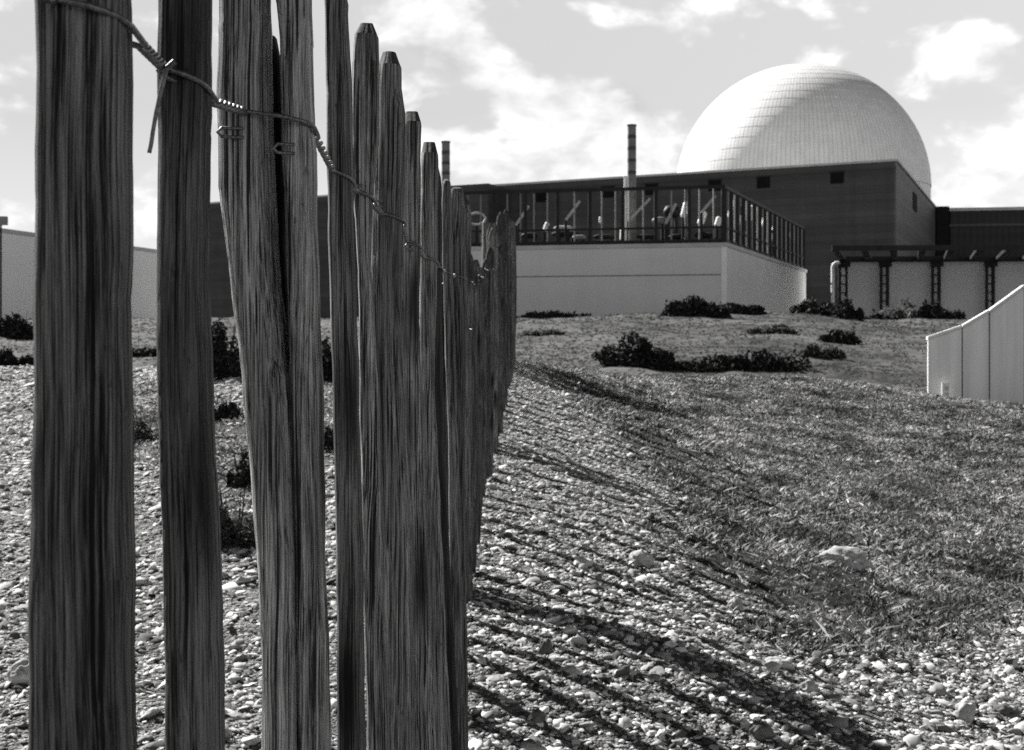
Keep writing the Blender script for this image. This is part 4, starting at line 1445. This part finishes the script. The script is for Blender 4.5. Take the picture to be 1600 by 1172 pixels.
for vs_, amp_ in ((17.0, 0.13), (41.0, 0.07)):
    vo = nt.nodes.new('ShaderNodeTexVoronoi'); vo.feature = 'F1'
    nt.links.new(GW_, vo.inputs['Vector']); vo.inputs['Scale'].default_value = vs_
    fb = math_(nt, 'ADD', fb, math_(nt, 'MULTIPLY', math_(nt, 'SUBTRACT', 0.25, math_(nt, 'POWER', vo.outputs['Distance'], 2.0)), amp_))
def puff(px, py, rx, ry, rot, amp):
    """a bank of cumulus in this direction of the sky"""
    d = Vector(((px - 800) / F, 1, (HZ - py) / F)).normalized()
    right = Vector((1, 0, 0)); right = (right - d * right.dot(d)).normalized()
    up = right.cross(d)
    c, s = math.cos(rot), math.sin(rot)
    ax = (right * c + up * s) / (rx / F); ay = (-right * s + up * c) / (ry / F)
    sub = N(nt, 'ShaderNodeVectorMath', operation='SUBTRACT')
    nt.links.new(G, sub.inputs[0]); sub.inputs[1].default_value = d
    def dot(v):
        n = N(nt, 'ShaderNodeVectorMath', operation='DOT_PRODUCT')
        nt.links.new(sub.outputs[0], n.inputs[0]); n.inputs[1].default_value = v
        return n.outputs['Value']
    q = math_(nt, 'ADD', math_(nt, 'POWER', math_(nt, 'ABSOLUTE', dot(ax)), 2.0), math_(nt, 'POWER', math_(nt, 'ABSOLUTE', dot(ay)), 2.0))
    front = N(nt, 'ShaderNodeVectorMath', operation='DOT_PRODUCT')
    nt.links.new(G, front.inputs[0]); front.inputs[1].default_value = d
    g = math_(nt, 'EXPONENT', math_(nt, 'MULTIPLY', q, -1.0))
    g = math_(nt, 'MULTIPLY', g, math_(nt, 'GREATER_THAN', front.outputs['Value'], 0.0))
    return math_(nt, 'MULTIPLY', g, amp)
tot = fb
for a in ((660, 40, 110, 60, -0.5, 0.20), (800, 150, 130, 60, -0.6, 0.20), (960, 205, 110, 50, -0.5, 0.22), (1000, 150, 60, 40, -0.6, 0.14), (780, 255, 300, 24, 0.0, 0.12),
          (1530, 90, 70, 70, 0.6, 0.16), (1560, 250, 120, 60, 0.4, 0.14), (1100, 30, 200, 55, -0.1, 0.15), (900, 130, 60, 40, -0.4, 0.10), (120, 250, 420, 300, 0.0, 0.05),
          (860, 60, 90, 60, 0.2, -0.16), (1300, 30, 150, 50, 0.0, -0.08), (820, 210, 60, 30, -0.5, -0.06), (1180, 130, 90, 60, 0, -0.10)):
    tot = math_(nt, 'ADD', tot, puff(*a))
cm = remap(nt, tot, 0.52, 0.63, 0, 1, interp='SMOOTHSTEP')
edge = remap(nt, tot, 0.56, 0.80, 0.0, 1.0)
sepg = N(nt, 'ShaderNodeSeparateXYZ'); nt.links.new(G, sepg.inputs[0])
elev = sepg.outputs[2]
# sky brightness: raised opposite the sun as unseen fill, cut overhead to deepen shadows
sdn = N(nt, 'ShaderNodeVectorMath', operation='DOT_PRODUCT'); nt.links.new(G, sdn.inputs[0]); sdn.inputs[1].default_value = sd
CL0 = N(nt, 'ShaderNodeValue'); CL0.outputs[0].default_value = 3.55
around = remap(nt, sdn.outputs['Value'], -0.6, 0.70, 1.5, 1.0)
over = remap(nt, elev, 0.24, 0.42, 1.0, 0.08)
dim = math_(nt, 'MULTIPLY', around, over)
cl = math_(nt, 'MULTIPLY', CL0.outputs[0], remap(nt, f2, 0.35, 0.65, 0.84, 1.12))
cl = math_(nt, 'MULTIPLY', cl, remap(nt, fb, 0.38, 0.60, 0.80, 1.14))
cl = math_(nt, 'MULTIPLY', cl, dim)
clear = math_(nt, 'MINIMUM', clear, 2.65)
clear = math_(nt, 'MULTIPLY', clear, dim)
clear = math_(nt, 'ADD', clear, math_(nt, 'MULTIPLY', remap(nt, elev, 0.02, 0.16, 1.0, 0.0), around))
mx = N(nt, 'ShaderNodeMix', data_type='FLOAT')
nt.links.new(cm, mx.inputs[0]); nt.links.new(clear, mx.inputs[2]); nt.links.new(cl, mx.inputs[3])
cc = N(nt, 'ShaderNodeCombineColor')
for i in range(3):
    nt.links.new(mx.outputs[0], cc.inputs[i])
nt.links.new(cc.outputs[0], bg.inputs['Color'])

# ------------------------------------------------------------------ camera
cd = D.cameras.new('camera')
cam = D.objects.new('camera', cd); COL.objects.link(cam)
cam.location = (0, 0, 0)
cam.rotation_euler = (math.radians(90), 0, 0)
cd.sensor_width = 36.0
cd.lens = F * 36.0 / 1600.0
cd.shift_y = -(586.0 - HZ) / 1600.0
cd.clip_start = 0.05
cd.clip_end = 12000
cd.dof.use_dof = True
cd.dof.focus_distance = 0.98
cd.dof.aperture_fstop = 40.0
SC.camera = cam

SC.render.engine = 'CYCLES'
SC.view_settings.view_transform = 'Standard'
SC.view_settings.look = 'None'
SC.view_settings.exposure = 1.38
SC.view_settings.gamma = 1.0
SC.cycles.max_bounces = 3
SC.cycles.diffuse_bounces = 2
W.cycles.sampling_method = 'MANUAL'
W.cycles.sample_map_resolution = 512
SC.cycles.use_denoising = False
SC.cycles.use_adaptive_sampling = False
SC.cycles.sample_clamp_indirect = 1.5
